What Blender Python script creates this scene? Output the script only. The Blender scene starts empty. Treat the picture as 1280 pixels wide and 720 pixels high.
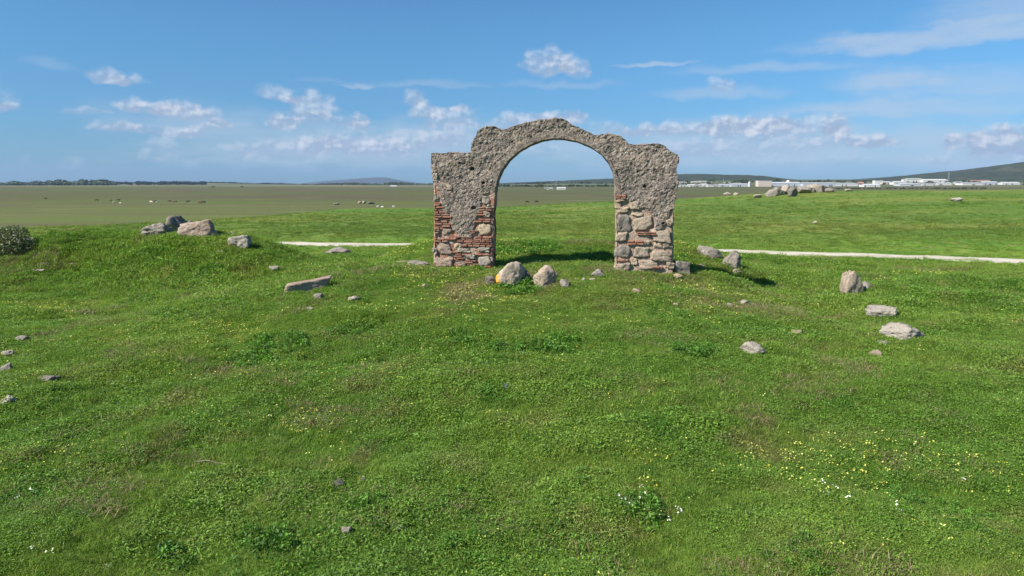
import bpy, bmesh, math, random
import numpy as np
from mathutils import Vector, Matrix, Euler

random.seed(7)
R = math.radians
scene = bpy.context.scene
COL = scene.collection

# ------------------------------------------------------------------ camera
F = 865.0
CAMZ = 2.65
PITCH = math.atan(131 / F)
cam_d = bpy.data.cameras.new('camera')
cam = bpy.data.objects.new('camera', cam_d)
COL.objects.link(cam)
cam_d.sensor_width = 36
cam_d.lens = F / 1280 * 36
cam_d.clip_start = 0.1
cam_d.clip_end = 60000
cam.location = (0, 0, CAMZ)
cam.rotation_euler = (R(90) - PITCH, 0, 0)
scene.camera = cam

# ------------------------------------------------------------------ sun and exposure
SUN_EL = 42.0
LX, LY = 0.87, 0.49            # where the light travels, on the ground
sun_d = bpy.data.lights.new('sun', 'SUN')
sun = bpy.data.objects.new('sun', sun_d)
COL.objects.link(sun)
sun_d.energy = 4.9
sun_d.angle = R(0.55)
sun_d.color = (1.0, 0.915, 0.79)
n_ = math.hypot(LX, LY)
ldir = Vector((LX / n_ * math.cos(R(SUN_EL)), LY / n_ * math.cos(R(SUN_EL)), -math.sin(R(SUN_EL))))
sun.rotation_euler = ldir.to_track_quat('-Z', 'Y').to_euler()
scene.view_settings.view_transform = 'Standard'
scene.view_settings.look = 'None'
scene.view_settings.exposure = 0.80
scene.view_settings.gamma = 1.0
scene.view_settings.use_curve_mapping = False
scene.cycles.max_bounces = 6
scene.cycles.diffuse_bounces = 3
scene.cycles.glossy_bounces = 2
scene.cycles.transmission_bounces = 3
scene.cycles.volume_bounces = 0
scene.cycles.use_denoising = True

FWD = Vector((0, math.cos(PITCH), -math.sin(PITCH)))
UP = Vector((0, math.sin(PITCH), math.cos(PITCH)))
def ray(px, py):
    return (Vector((px - 640, 0, 0)) + FWD * F + UP * (360 - py)).normalized()

# ------------------------------------------------------------------ node helpers
class NT:
    def __init__(s, tree):
        s.t = tree; s.n = tree.nodes; s.l = tree.links
    def node(s, kind, **kw):
        n = s.n.new(kind)
        for k, v in kw.items(): setattr(n, k, v)
        return n
    def put(s, sock, v):
        if v is None: return
        if isinstance(v, bpy.types.NodeSocket): s.l.new(v, sock)
        else: sock.default_value = v
    def m(s, op, a, b=None, c=None, clamp=False):
        n = s.node('ShaderNodeMath', operation=op); n.use_clamp = clamp
        s.put(n.inputs[0], a)
        if b is not None: s.put(n.inputs[1], b)
        if c is not None: s.put(n.inputs[2], c)
        return n.outputs[0]
    def v(s, op, a, b=None, c=None):
        n = s.node('ShaderNodeVectorMath', operation=op)
        s.put(n.inputs[0], a)
        if b is not None: s.put(n.inputs[1], b)
        if c is not None: s.put(n.inputs[2], c)
        return n.outputs[1] if op in ('LENGTH', 'DOT_PRODUCT') else n.outputs[0]
    def mix(s, f, a, b, blend='MIX'):
        n = s.node('ShaderNodeMix', data_type='RGBA', blend_type=blend)
        s.put(n.inputs[0], f)
        s.put(n.inputs[6], a if isinstance(a, bpy.types.NodeSocket) else (*a, 1))
        s.put(n.inputs[7], b if isinstance(b, bpy.types.NodeSocket) else (*b, 1))
        return n.outputs[2]
    def noise(s, vec, scale, detail=4, rough=0.55, dist=0.0, out=0):
        n = s.node('ShaderNodeTexNoise')
        s.put(n.inputs['Vector'], vec)
        n.inputs['Scale'].default_value = scale
        n.inputs['Detail'].default_value = detail
        n.inputs['Roughness'].default_value = rough
        n.inputs['Distortion'].default_value = dist
        return n.outputs[out]
    def rng(s, x, a, b, c=0.0, d=1.0, smooth=True):
        n = s.node('ShaderNodeMapRange', interpolation_type='SMOOTHSTEP' if smooth else 'LINEAR')
        s.put(n.inputs[0], x)
        for i, q in enumerate((a, b, c, d)): s.put(n.inputs[i + 1], q)
        return n.outputs[0]
    def pos(s):
        return s.node('ShaderNodeNewGeometry').outputs['Position']
    def scalev(s, vec, xyz):
        return s.v('MULTIPLY', vec, xyz)
    def bump(s, h, strength, dist):
        n = s.node('ShaderNodeBump')
        n.inputs['Strength'].default_value = strength
        n.inputs['Distance'].default_value = dist
        s.put(n.inputs['Height'], h)
        return n.outputs[0]

def new_mat(name):
    m = bpy.data.materials.new(name); m.use_nodes = True
    nt = NT(m.node_tree)
    b = nt.n['Principled BSDF']
    b.inputs['Roughness'].default_value = 0.9
    b.inputs['Specular IOR Level'].default_value = 0.25
    return m, nt, b

# ------------------------------------------------------------------ world: sky and clouds
world = bpy.data.worlds.new('World')
scene.world = world
world.use_nodes = True
W = NT(world.node_tree)
for n in list(W.n): W.n.remove(n)
sky = W.node('ShaderNodeTexSky', sky_type='NISHITA')
sky.sun_disc = False
sky.sun_elevation = R(SUN_EL)
sky.sun_rotation = math.atan2(-LX, -LY)
sky.altitude = 0
sky.air_density = 1.0
sky.dust_density = 0.3
sky.ozone_density = 2.2
SKY_STR = 0.060
world.cycles.sampling_method = 'MANUAL'
world.cycles.sample_map_resolution = 256

def azel(px, py):
    d = ray(px, py)
    return math.atan2(d.x, d.y), math.asin(d.z)

# group: one cloud puff -> field and height within the puff
pg = bpy.data.node_groups.new('cloud_puff', 'ShaderNodeTree')
for nm in ('uv', 'centre', 'inv'):
    pg.interface.new_socket(nm, in_out='INPUT', socket_type='NodeSocketVector')
for nm in ('opacity', 'acc', 'accw', 'accs'):
    pg.interface.new_socket(nm, in_out='INPUT', socket_type='NodeSocketFloat')
for nm in ('acc', 'accw', 'accs'):
    pg.interface.new_socket(nm, in_out='OUTPUT', socket_type='NodeSocketFloat')
G = NT(pg)
gi = G.node('NodeGroupInput'); go = G.node('NodeGroupOutput')
d = G.v('MULTIPLY', G.v('SUBTRACT', gi.outputs['uv'], gi.outputs['centre']), gi.outputs['inv'])
sp = G.node('ShaderNodeSeparateXYZ'); G.put(sp.inputs[0], d)
yy = G.m('MAXIMUM', sp.outputs[1], G.m('MULTIPLY', sp.outputs[1], -1.7))
l2 = G.m('ADD', G.m('MULTIPLY', sp.outputs[0], sp.outputs[0]), G.m('MULTIPLY', yy, yy))
fld = G.m('SUBTRACT', 1.0, l2)
w = G.m('MAXIMUM', G.m('ADD', fld, 0.35), 0.0001)
G.put(go.inputs['acc'], G.m('MAXIMUM', gi.outputs['acc'], fld))
G.put(go.inputs['accw'], G.m('MULTIPLY_ADD', w, gi.outputs['opacity'], gi.outputs['accw']))
G.put(go.inputs['accs'], G.m('MULTIPLY_ADD', w, sp.outputs[1], gi.outputs['accs']))
pgw = pg

tc = W.node('ShaderNodeTexCoord')
dirv = tc.outputs['Generated']
s3 = W.node('ShaderNodeSeparateXYZ'); W.put(s3.inputs[0], dirv)
az = W.m('ARCTAN2', s3.outputs[0], s3.outputs[1])
el = W.m('ARCSINE', s3.outputs[2])
cv = W.node('ShaderNodeCombineXYZ'); W.put(cv.inputs[0], az); W.put(cv.inputs[1], el)
uv = cv.outputs[0]
warp = W.noise(uv, 26, 3, 0.5, out=1)
uvw = W.v('ADD', uv, W.v('MULTIPLY', W.v('SUBTRACT', warp, (0.5, 0.5, 0.5)), (0.035, 0.022, 0)))

def cloud_layer(lst):
    acc, accw, accs = -9.0, 0.001, 0.0
    for (px, py, ww, hh, op) in lst:
        a, e = azel(px, py)
        g = W.node('ShaderNodeGroup'); g.node_tree = pgw
        W.put(g.inputs['uv'], uvw)
        g.inputs['centre'].default_value = (a, e, 0)
        g.inputs['inv'].default_value = (F / (ww * 0.78), F / (hh * 0.95), 0)
        g.inputs['opacity'].default_value = op
        W.put(g.inputs['acc'], acc); W.put(g.inputs['accw'], accw); W.put(g.inputs['accs'], accs)
        acc, accw, accs = g.outputs['acc'], g.outputs['accw'], g.outputs['accs']
    return acc, accw, accs

CUM = [(137, 97, 42, 14, .7), (160, 101, 30, 8, .5), (170, 133, 34, 11, .9), (197, 137, 26, 10, .8), (228, 142, 34, 15, .9), (258, 146, 24, 16, .6),
       (277, 158, 20, 10, .9), (145, 163, 40, 12, .95), (210, 164, 50, 10, .6), (248, 165, 34, 9, .8), (110, 141, 34, 6, .45),
       (3, 134, 24, 9, .85), (338, 117, 34, 13, .65), (362, 124, 16, 9, .7), (388, 136, 46, 26, .85), (352, 156, 24, 17, 1.0), (400, 152, 60, 12, .45),
       (448, 155, 24, 18, 1.0), (345, 190, 90, 18, .65), (400, 184, 50, 16, .7), (438, 182, 46, 20, .8), (470, 190, 50, 16, .45), (205, 186, 22, 22, .45), (186, 200, 12, 14, .4),
       (516, 126, 18, 18, .75), (530, 140, 34, 14, .6), (562, 150, 60, 22, .75), (574, 134, 24, 8, .7), (520, 178, 80, 20, .55), (560, 176, 60, 22, .45),
       (500, 190, 40, 16, .6), (680, 82, 44, 28, .8), (714, 84, 34, 20, .75), (897, 109, 32, 14, .6), (660, 150, 60, 12, .8), (705, 149, 40, 16, 1.0),
       (640, 160, 60, 14, .5), (800, 162, 80, 12, .6), (860, 162, 100, 16, .7), (930, 162, 70, 22, .85), (985, 160, 60, 24, .75), (1046, 160, 24, 24, 1.25),
       (1075, 178, 60, 14, .6), (1100, 178, 40, 12, .7), (960, 184, 150, 22, .5), (860, 186, 60, 14, .4), (1193, 179, 13, 7, 1.0), (1225, 184, 50, 16, .9), (1262, 178, 50, 24, 1.1),
       (1170, 204, 24, 8, .45), (1250, 196, 80, 16, .5), (680, 190, 30, 14, .5), (90, 204, 24, 10, .3), (34, 200, 8, 14, .3), (1310, 170, 60, 30, .9), (-60, 120, 60, 20, .8),
       (1000, 204, 160, 10, .25), (300, 204, 200, 8, .2)]
acc, accw, accs = cloud_layer(CUM)
n1 = W.noise(W.v('MULTIPLY', uv, (1, 1.2, 1)), 52, 5, 0.56)
vo_ = W.node('ShaderNodeTexVoronoi', feature='SMOOTH_F1'); W.put(vo_.inputs['Vector'], W.v('MULTIPLY', uvw, (1, 1.25, 0))); vo_.inputs['Scale'].default_value = 50; vo_.inputs['Smoothness'].default_value = .5
vf = vo_.outputs['Distance']
dens = W.m('ADD', acc, W.m('ADD', W.m('MULTIPLY', W.m('SUBTRACT', n1, 0.52), 1.5), W.m('MULTIPLY', W.m('SUBTRACT', 0.56, vf), 0.95)))
den = W.rng(dens, -0.02, 0.90)
pos_f = W.m('MAXIMUM', W.m('ADD', acc, 0.35), 0.05)
cop = W.m('DIVIDE', accw, W.m('ADD', pos_f, 0.6))     # local opacity
cop = W.m('MINIMUM', W.m('MULTIPLY', cop, 1.15), 1.0)
shade = W.m('DIVIDE', accs, W.m('ADD', accw, 0.15))
n2 = W.noise(W.v('ADD', W.v('MULTIPLY', uv, (1, 1.2, 1)), (0.004, -0.006, 0)), 52, 5, 0.56)
relief = W.m('MULTIPLY', W.m('SUBTRACT', n1, n2), 4.0)
lit = W.m('ADD', W.m('ADD', W.m('MULTIPLY', shade, 0.75), W.m('SUBTRACT', 0.55, W.m('MULTIPLY', vf, 0.9))), relief, clamp=True)
ccol = W.mix(lit, (3.55, 4.6, 6.2), (6.5, 7.15, 8.1))
m_cum = W.m('MULTIPLY', den, cop, clamp=True)

CIR = [(1150, 50, 200, 16, .5), (1215, 46, 180, 18, .6), (1110, 60, 60, 16, .5), (1250, 14, 110, 34, .32), (1225, 108, 170, 26, .3), (1105, 102, 80, 22, .35),
       (820, 82, 70, 5, .45), (950, 88, 160, 10, .28), (900, 118, 120, 12, .3), (1180, 136, 200, 18, .22), (700, 107, 120, 8, .2), (540, 105, 120, 8, .2),
       (960, 190, 440, 50, .50), (420, 190, 340, 46, .45), (230, 150, 160, 30, .18), (600, 175, 260, 40, .22), (1230, 195, 160, 40, .3), (447, 107, 40, 5, .35), (1050, 135, 140, 14, .2), (60, 82, 40, 8, .15), (400, 100, 60, 5, .1)]
a2, a2w, a2s = cloud_layer(CIR)
n3 = W.noise(W.v('MULTIPLY', uv, (1, 4.0, 1)), 16, 6, 0.6)
d2 = W.rng(W.m('ADD', a2, W.m('MULTIPLY', W.m('SUBTRACT', n3, 0.52), 2.2)), -0.35, 1.1)
m_cir = W.m('MULTIPLY', d2, W.m('MINIMUM', W.m('MULTIPLY', a2w, 0.95), 0.6), clamp=True)

lowsky = W.mix(W.rng(el, 0.0, 0.22), (0.37, 0.67, 1.06), (0.50, 0.92, 1.19))
tint = W.mix(1.0, sky.outputs[0], lowsky, 'MULTIPLY')
c1 = W.mix(m_cir, tint, (5.2, 6.1, 7.3))
c2 = W.mix(m_cum, c1, ccol)
bg = W.node('ShaderNodeBackground'); W.put(bg.inputs[0], c2); bg.inputs[1].default_value = SKY_STR
wo = W.node('ShaderNodeOutputWorld'); W.l.new(bg.outputs[0], wo.inputs[0])

# ------------------------------------------------------------------ numpy noise
def _h(ix, iy, iz, seed):
    n = (ix.astype(np.int64) * 374761393 + iy.astype(np.int64) * 668265263 + iz.astype(np.int64) * 2147483647 + seed * 974634777) & 0xFFFFFFFF
    n = ((n ^ (n >> 13)) * 1274126177) & 0xFFFFFFFF
    n = ((n ^ (n >> 16)) * 2246822519) & 0xFFFFFFFF
    return ((n ^ (n >> 15)) & 0xFFFFFF) / float(0xFFFFFF)

def vnoise(x, y, z=None, seed=0):
    x = np.asarray(x, float); y = np.asarray(y, float)
    if z is None:
        ix, iy = np.floor(x), np.floor(y); fx, fy = x - ix, y - iy
        fx = fx * fx * fx * (fx * (fx * 6 - 15) + 10); fy = fy * fy * fy * (fy * (fy * 6 - 15) + 10)
        zz = np.zeros_like(ix)
        a = _h(ix, iy, zz, seed); b = _h(ix + 1, iy, zz, seed); c = _h(ix, iy + 1, zz, seed); d = _h(ix + 1, iy + 1, zz, seed)
        return (a * (1 - fx) + b * fx) * (1 - fy) + (c * (1 - fx) + d * fx) * fy - 0.5
    z = np.asarray(z, float)
    ix, iy, iz = np.floor(x), np.floor(y), np.floor(z); fx, fy, fz = x - ix, y - iy, z - iz
    fx = fx * fx * (3 - 2 * fx); fy = fy * fy * (3 - 2 * fy); fz = fz * fz * (3 - 2 * fz)
    r = 0
    for dx in (0, 1):
        for dy in (0, 1):
            for dz in (0, 1):
                r = r + _h(ix + dx, iy + dy, iz + dz, seed) * (fx if dx else 1 - fx) * (fy if dy else 1 - fy) * (fz if dz else 1 - fz)
    return r - 0.5

def fbm(x, y, z=None, octs=4, seed=0, gain=0.5):
    r = 0; a = 1.0
    for o in range(octs):
        k = 2.0 ** o
        r = r + a * vnoise(x * k + 17.3 * o, y * k + 5.7 * o, None if z is None else z * k + 3.1 * o, seed + o)
        a *= gain
    return r

def voro(x, y, z, seed=0):
    """distance to the nearest jittered cell point and that cell's random value"""
    ix, iy, iz = np.floor(x), np.floor(y), np.floor(z)
    best = np.full(x.shape, 9.0); val = np.zeros(x.shape)
    for dx in (-1, 0, 1):
        for dy in (-1, 0, 1):
            for dz in (-1, 0, 1):
                cx, cy, cz = ix + dx, iy + dy, iz + dz
                px = cx + _h(cx, cy, cz, seed); py = cy + _h(cx, cy, cz, seed + 11); pz = cz + _h(cx, cy, cz, seed + 23)
                dd = (px - x) ** 2 + (py - y) ** 2 + (pz - z) ** 2
                k = dd < best
                best = np.where(k, dd, best); val = np.where(k, _h(cx, cy, cz, seed + 37), val)
    return np.sqrt(best), val

def sstep(a, b, x):
    t = np.clip((x - a) / (b - a), 0, 1); return t * t * (3 - 2 * t)

# ------------------------------------------------------------------ terrain
def path_y(x):            # centre line of the gravel track
    return np.interp(x, [-400, -120, -60, -14.6, -5.9, 11.0, 23.0, 60, 200], [150, 70, 49, 40.6, 39.3, 36.0, 31.6, 12, -40])
PATH_Z = -0.85
CR_X = np.array([-400, -120, -75, -58, -46, -39, -30, -13, -2.5, 7, 18, 27, 34, 46, 58, 82, 140, 400.])
CR_Z = np.array([-9, -8.5, -7.0, -5.4, -4.2, -2.6, -1.7, -1.55, -1.4, -.95, -.35, -.15, .33, 1.10, 1.42, 1.5, 2.5, 2.0])

def height(x, y):
    x = np.asarray(x, float); y = np.asarray(y, float)
    # foreground, climbing gently to the mound the arch stands on
    base = -1.3 + 0.45 * sstep(4, 22, y)
    mound = 0.83 * np.exp(-(np.where(x < 1.3, (x - 1.3) / 8.0, (x - 1.3) / 5.6)) ** 4 * 0.8 - (np.where(y < 22.5, (y - 22.5) / 6.5, (y - 22.5) / 4.6)) ** 2 * 0.9)
    lm = 1.50 * np.exp(-((x + 13.2) / 4.6) ** 4 * 0.9 - ((y - 26.5) / 2.7) ** 2) + 0.60 * np.exp(-((x + 19.5) / 4.0) ** 4 - ((y - 26) / 3.5) ** 2)
    lm = lm + 0.35 * np.exp(-((x + 9.5) / 2.0) ** 2 - ((y - 24.5) / 2.0) ** 2)
    z = base + mound + lm
    z = z + 0.80 * np.exp(-((x - 1.7) / 6.7) ** 8 - ((y - 27.2) / 1.9) ** 2) + 0.5 * np.exp(-((x + 19) / 5) ** 4 - ((y - 29) / 2.5) ** 2)
    z = z + 0.26 * np.exp(-((x - 6.4) / 1.1) ** 2 - ((y - 21.7) / .9) ** 2) - 0.22 * np.exp(-((x - 9.3) / 1.6) ** 2 - ((y - 22.5) / 2.2) ** 2)
    near = (1 - sstep(38, 70, y))
    dpath = np.abs(y - path_y(x))
    pm = 1 - sstep(1.2, 4.0, dpath)
    r = np.hypot(x, y)
    bumps = (0.34 * fbm(x / 7.0, y / 7.0, octs=2, seed=3) + 0.20 * fbm(x / 1.7, y / 1.7, octs=3, seed=5)) * (1 - sstep(50, 90, r))
    fine = 0.05 * fbm(x / 0.35, y / 0.35, octs=2, seed=8) * (1 - sstep(20, 34, r))
    inner = np.exp(-((x - 1.35) / 4.3) ** 6 - ((y - 21.8) / 1.2) ** 4)
    bumps = bumps * (1 - 0.9 * inner)
    z = z + (bumps + fine) * (1 - pm)
    z = z * (1 - pm * (y > 28)) + PATH_Z * pm * (y > 28)
    # ridge beyond the track
    cz = np.interp(x, CR_X, CR_Z) + 0.25 * fbm(x / 22, y / 22, octs=2, seed=21)
    s = sstep(42, 112, y)
    zr = z * (1 - s) + cz * s
    plain = -9 + 0.5 * fbm(x / 160, y / 160, octs=2, seed=31) * sstep(200, 500, y)
    s2 = np.clip((y - 112) / 120, 0, 1); s2 = s2 * s2 * (3 - 2 * s2)
    zr = np.where(y > 112, zr * (1 - s2) + plain * s2, zr)
    # far country
    az = np.degrees(np.arctan2(x, np.maximum(y, 1)))
    town = sstep(9, 15, az) * sstep(2050, 2900, y) * 17
    low = sstep(-4, 6, az) * sstep(3000, 5200, y) * (22 + 8 * fbm(x / 900, y / 900, octs=2, seed=41))
    lefth = (1 - sstep(-26, -15, az)) * sstep(3900, 5200, y) * 16
    zr = zr + town + low + lefth
    # falls very slightly behind the camera
    return zr

def hz(x, y): return float(height(np.array([x]), np.array([y]))[0])

def hit(px, py, maxd=14000):
    d = ray(px, py)
    t = 3.0 * 1.004 ** np.arange(2300)
    t = t[t < maxd]
    X, Y, Z = d.x * t, d.y * t, CAMZ + d.z * t
    below = Z < height(X, Y)
    if not below.any():
        i = len(t) - 1
    else:
        i = int(np.argmax(below))
    a, b = t[max(i - 1, 0)], t[i]
    for _ in range(14):
        c = (a + b) / 2
        if CAMZ + d.z * c < hz(d.x * c, d.y * c): b = c
        else: a = c
    return Vector((d.x * b, d.y * b, hz(d.x * b, d.y * b)))

def at_dist(px, py, Y):
    d = ray(px, py); return Vector((0, 0, CAMZ)) + d * (Y / d.y)

def raw_mesh(name, verts, faces, smooth=False):
    """verts (n,3) array, faces (m,k) array"""
    me = bpy.data.meshes.new(name)
    verts = np.asarray(verts, np.float32); faces = np.asarray(faces, np.int32)
    me.vertices.add(len(verts)); me.vertices.foreach_set('co', verts.ravel())
    k = faces.shape[1]
    me.loops.add(faces.size); me.loops.foreach_set('vertex_index', faces.ravel())
    me.polygons.add(len(faces)); me.polygons.foreach_set('loop_start', np.arange(0, faces.size, k, dtype=np.int32))
    me.polygons.foreach_set('use_smooth', np.full(len(faces), smooth))
    me.update(); me.validate()
    return me

def link(name, me, mat=None, parent=None):
    o = bpy.data.objects.new(name, me); COL.objects.link(o)
    if mat is not None and me is not None: me.materials.append(mat)
    if parent is not None: o.parent = parent
    return o

def tag(o, label=None, cat=None, group=None, kind=None):
    if label: o['label'] = label
    if cat: o['category'] = cat
    if group: o['group'] = group
    if kind: o['kind'] = kind
    return o

def empty(name, loc, rz=0):
    o = bpy.data.objects.new(name, None); COL.objects.link(o)
    o.location = loc; o.rotation_euler = (0, 0, rz); o.empty_display_size = 0.2
    return o

# ---- colour of the meadow, shared by the soil and every blade of grass
mg = bpy.data.node_groups.new('meadow_colour', 'ShaderNodeTree')
mg.interface.new_socket('pos', in_out='INPUT', socket_type='NodeSocketVector')
mg.interface.new_socket('colour', in_out='OUTPUT', socket_type='NodeSocketColor')
M = NT(mg)
mi = M.node('NodeGroupInput'); mo = M.node('NodeGroupOutput')
P = M.v('MULTIPLY', mi.outputs[0], (1, 1, 0))
msp = M.node('ShaderNodeSeparateXYZ'); M.put(msp.inputs[0], P)
X_, Y_ = msp.outputs[0], msp.outputs[1]
na = M.noise(P, 0.16, 4, 0.6); nb = M.noise(P, 0.75, 4, 0.6); nc = M.noise(P, 3.0, 3, 0.6)
g1 = M.mix(M.rng(na, 0.38, 0.62), (0.148, 0.281, 0.041), (0.233, 0.344, 0.058))
g2 = M.mix(M.rng(nb, 0.52, 0.70), g1, (0.301, 0.315, 0.103))
g3 = M.mix(M.rng(nb, 0.28, 0.44, 1, 0), g2, (0.088, 0.224, 0.028))
g3 = M.mix(M.rng(M.noise(P, 0.33, 5, 0.65, 0.8), 0.60, 0.70, 0, 0.75), g3, (0.283, 0.246, 0.124))
g4 = M.mix(M.rng(nc, 0.3, 0.7, 0.0, 0.35), g3, (0.085, 0.189, 0.030))
# the mound around the arch is drier
dm = M.v('LENGTH', M.v('MULTIPLY', M.v('SUBTRACT', P, (2.5, 20.0, 0)), (0.17, 0.30, 0)))
g5 = M.mix(M.m('MULTIPLY', M.rng(dm, 0.5, 1.4, 0.62, 0), M.rng(nb, 0.35, 0.6)), g4, (0.244, 0.258, 0.083))
# the ridge beyond the track: bright young grass, yellower in long streaks
st = M.noise(M.v('MULTIPLY', P, (0.014, 0.05, 0)), 1.0, 5, 0.6)
st2 = M.noise(M.v('MULTIPLY', P, (0.05, 0.16, 0)), 1.0, 5, 0.65)
r1 = M.mix(M.rng(st, 0.36, 0.62), (0.116, 0.198, 0.037), (0.209, 0.234, 0.062))
r1 = M.mix(M.rng(st2, 0.38, 0.60, 0.65, 0), r1, (0.086, 0.172, 0.033))
far1 = M.mix(M.rng(Y_, 34, 52), g5, r1)
# the brown plain
wob = M.m('ADD', Y_, M.m('MULTIPLY', M.m('SUBTRACT', st, 0.5), 70))
# the plain begins nearer on the left
edge = M.rng(X_, -60, -20, 62, 165, smooth=True)
pl = M.mix(M.rng(M.noise(M.v('MULTIPLY', P, (0.0016, 0.0085, 0)), 1.0, 8, 0.62), 0.42, 0.58), (0.110, 0.096, 0.061), (0.092, 0.120, 0.037))
pl = M.mix(M.rng(M.noise(M.v('MULTIPLY', P, (0.003, 0.012, 0)), 1.0, 6, 0.65), 0.52, 0.62), pl, (0.099, 0.083, 0.063))
pl = M.mix(M.rng(M.noise(M.v('MULTIPLY', P, (0.006, 0.025, 0)), 1.3, 4, 0.6), 0.62, 0.68, 0, 0.7), pl, (0.276, 0.248, 0.193))
pl = M.mix(M.rng(Y_, 150, 620, 0.75, 0), pl, (0.140, 0.170, 0.052))
pl = M.mix(M.rng(M.noise(M.v('MULTIPLY', P, (0.005, 0.035, 0)), 1.0, 6, 0.6), 0.50, 0.60, 0, 0.6), pl, (0.118, 0.102, 0.062))
pl = M.mix(M.rng(M.noise(M.v('MULTIPLY', P, (0.004, 0.022, 0)), 1.7, 5, 0.6), 0.56, 0.64, 0, 0.5), pl, (0.150, 0.190, 0.050))
k1 = M.rng(M.m('SUBTRACT', wob, edge), -25, 90)
far2 = M.mix(k1, far1, pl)
# beyond two kilometres fields of grey green
ff = M.node('ShaderNodeTexVoronoi'); M.put(ff.inputs['Vector'], M.v('MULTIPLY', P, (0.0022, 0.0009, 0))); ff.inputs['Scale'].default_value = 1.0
fcol = M.mix(M.m('FRACT', M.m('MULTIPLY', ff.outputs['Color'], 3.7)), (0.105, 0.125, 0.060), (0.19, 0.17, 0.11))
far3 = M.mix(M.rng(Y_, 2000, 2500), far2, fcol)
M.put(mo.inputs[0], far3)

def meadow_group(nt):
    g = nt.node('ShaderNodeGroup'); g.node_tree = mg
    nt.l.new(nt.pos(), g.inputs[0])
    return g.outputs[0]

# soil under the grass
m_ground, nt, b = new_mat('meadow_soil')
mc = meadow_group(nt)
p = nt.pos()
cd = nt.node('ShaderNodeSeparateXYZ'); nt.put(cd.inputs[0], p)
tex = nt.noise(p, 9, 6, 0.7)
tex2 = nt.noise(nt.v('MULTIPLY', p, (1.0, 0.55, 1)), 1.6, 6, 0.7)
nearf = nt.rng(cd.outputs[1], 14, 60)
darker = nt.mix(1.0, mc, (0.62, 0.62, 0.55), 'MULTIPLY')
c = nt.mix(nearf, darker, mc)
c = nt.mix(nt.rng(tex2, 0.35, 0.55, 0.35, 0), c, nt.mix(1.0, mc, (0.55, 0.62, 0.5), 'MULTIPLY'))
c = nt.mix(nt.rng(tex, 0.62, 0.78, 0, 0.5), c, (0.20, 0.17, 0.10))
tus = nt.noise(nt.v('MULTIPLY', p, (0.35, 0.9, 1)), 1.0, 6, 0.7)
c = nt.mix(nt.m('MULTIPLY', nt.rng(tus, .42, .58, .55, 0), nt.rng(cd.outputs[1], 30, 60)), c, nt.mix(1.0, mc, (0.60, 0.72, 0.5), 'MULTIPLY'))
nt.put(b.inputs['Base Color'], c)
bh = nt.m('ADD', nt.noise(p, 14, 5, 0.7), nt.m('MULTIPLY', nt.noise(p, 2.0, 5, 0.7), 2.0))
nt.put(b.inputs['Normal'], nt.bump(bh, 0.6, 0.12))
b.inputs['Specular IOR Level'].default_value = 0.1

def build_ground():
    rr = np.concatenate([[0.05, 1.0, 2.0], 3.0 * 1.0065 ** np.arange(0, 480)])
    rr = rr[rr < 62]
    rr = np.concatenate([rr, 62 * 1.014 ** np.arange(0, 440)]); rr = rr[rr < 20000]
    fine = np.radians(np.arange(-48, 48.01, 0.16)); coarse = np.radians(np.arange(50, 310.1, 2.5))
    th = np.concatenate([fine, coarse])
    nT, nR = len(th), len(rr)
    X = rr[:, None] * np.sin(th)[None, :]; Y = rr[:, None] * np.cos(th)[None, :]
    Z = height(X, Y)
    v = np.stack([X, Y, Z], -1).reshape(-1, 3)
    i, j = np.meshgrid(np.arange(nR - 1), np.arange(nT), indexing='ij')
    j2 = (j + 1) % nT
    f = np.stack([i * nT + j, i * nT + j2, (i + 1) * nT + j2, (i + 1) * nT + j], -1).reshape(-1, 4)
    me = raw_mesh('meadow_ground', v, f[:, ::-1], True)
    return link('meadow_ground', me, m_ground)
tag(build_ground(), kind='structure')

# gravel track
m_track, nt, b = new_mat('track_gravel')
p = nt.pos()
c = nt.mix(nt.rng(nt.noise(p, 1.2, 5, 0.65), 0.35, 0.65), (0.56, 0.52, 0.44), (0.44, 0.405, 0.33))
c = nt.mix(nt.rng(nt.noise(nt.v('MULTIPLY', p, (0.3, 2.5, 1)), 1.0, 4, 0.6), 0.54, 0.62, 0, .6), c, (0.20, 0.22, 0.08))
nt.put(b.inputs['Base Color'], c); nt.put(b.inputs['Normal'], nt.bump(nt.noise(p, 20, 4), 0.5, 0.04))
xs = np.arange(-180, 60, 0.3)
cy = path_y(xs)
cy = np.convolve(np.pad(cy, 20, mode='edge'), np.ones(41) / 41, 'valid')
w1 = 1.20 + 0.50 * fbm(xs / 1.6, xs * 0, octs=3, seed=61); w2 = 1.20 + 0.50 * fbm(xs / 1.6, xs * 0 + 9, octs=3, seed=62)
rows = []
for k in np.linspace(0, 1, 7):
    yy_ = cy - w1 + (w1 + w2) * k
    zz_ = np.maximum(height(xs, yy_), height(xs, yy_ + .15)) + 0.035 - 0.03 * abs(k - .5) * 2
    rows.append(np.stack([xs, yy_, zz_], -1))
vv = np.concatenate(rows); n = len(xs)
ff_ = [[r * n + i, r * n + i + 1, (r + 1) * n + i + 1, (r + 1) * n + i] for r in range(6) for i in range(n - 1)]
tag(link('gravel_track', raw_mesh('gravel_track', vv, ff_, True), m_track), kind='structure')

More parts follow.
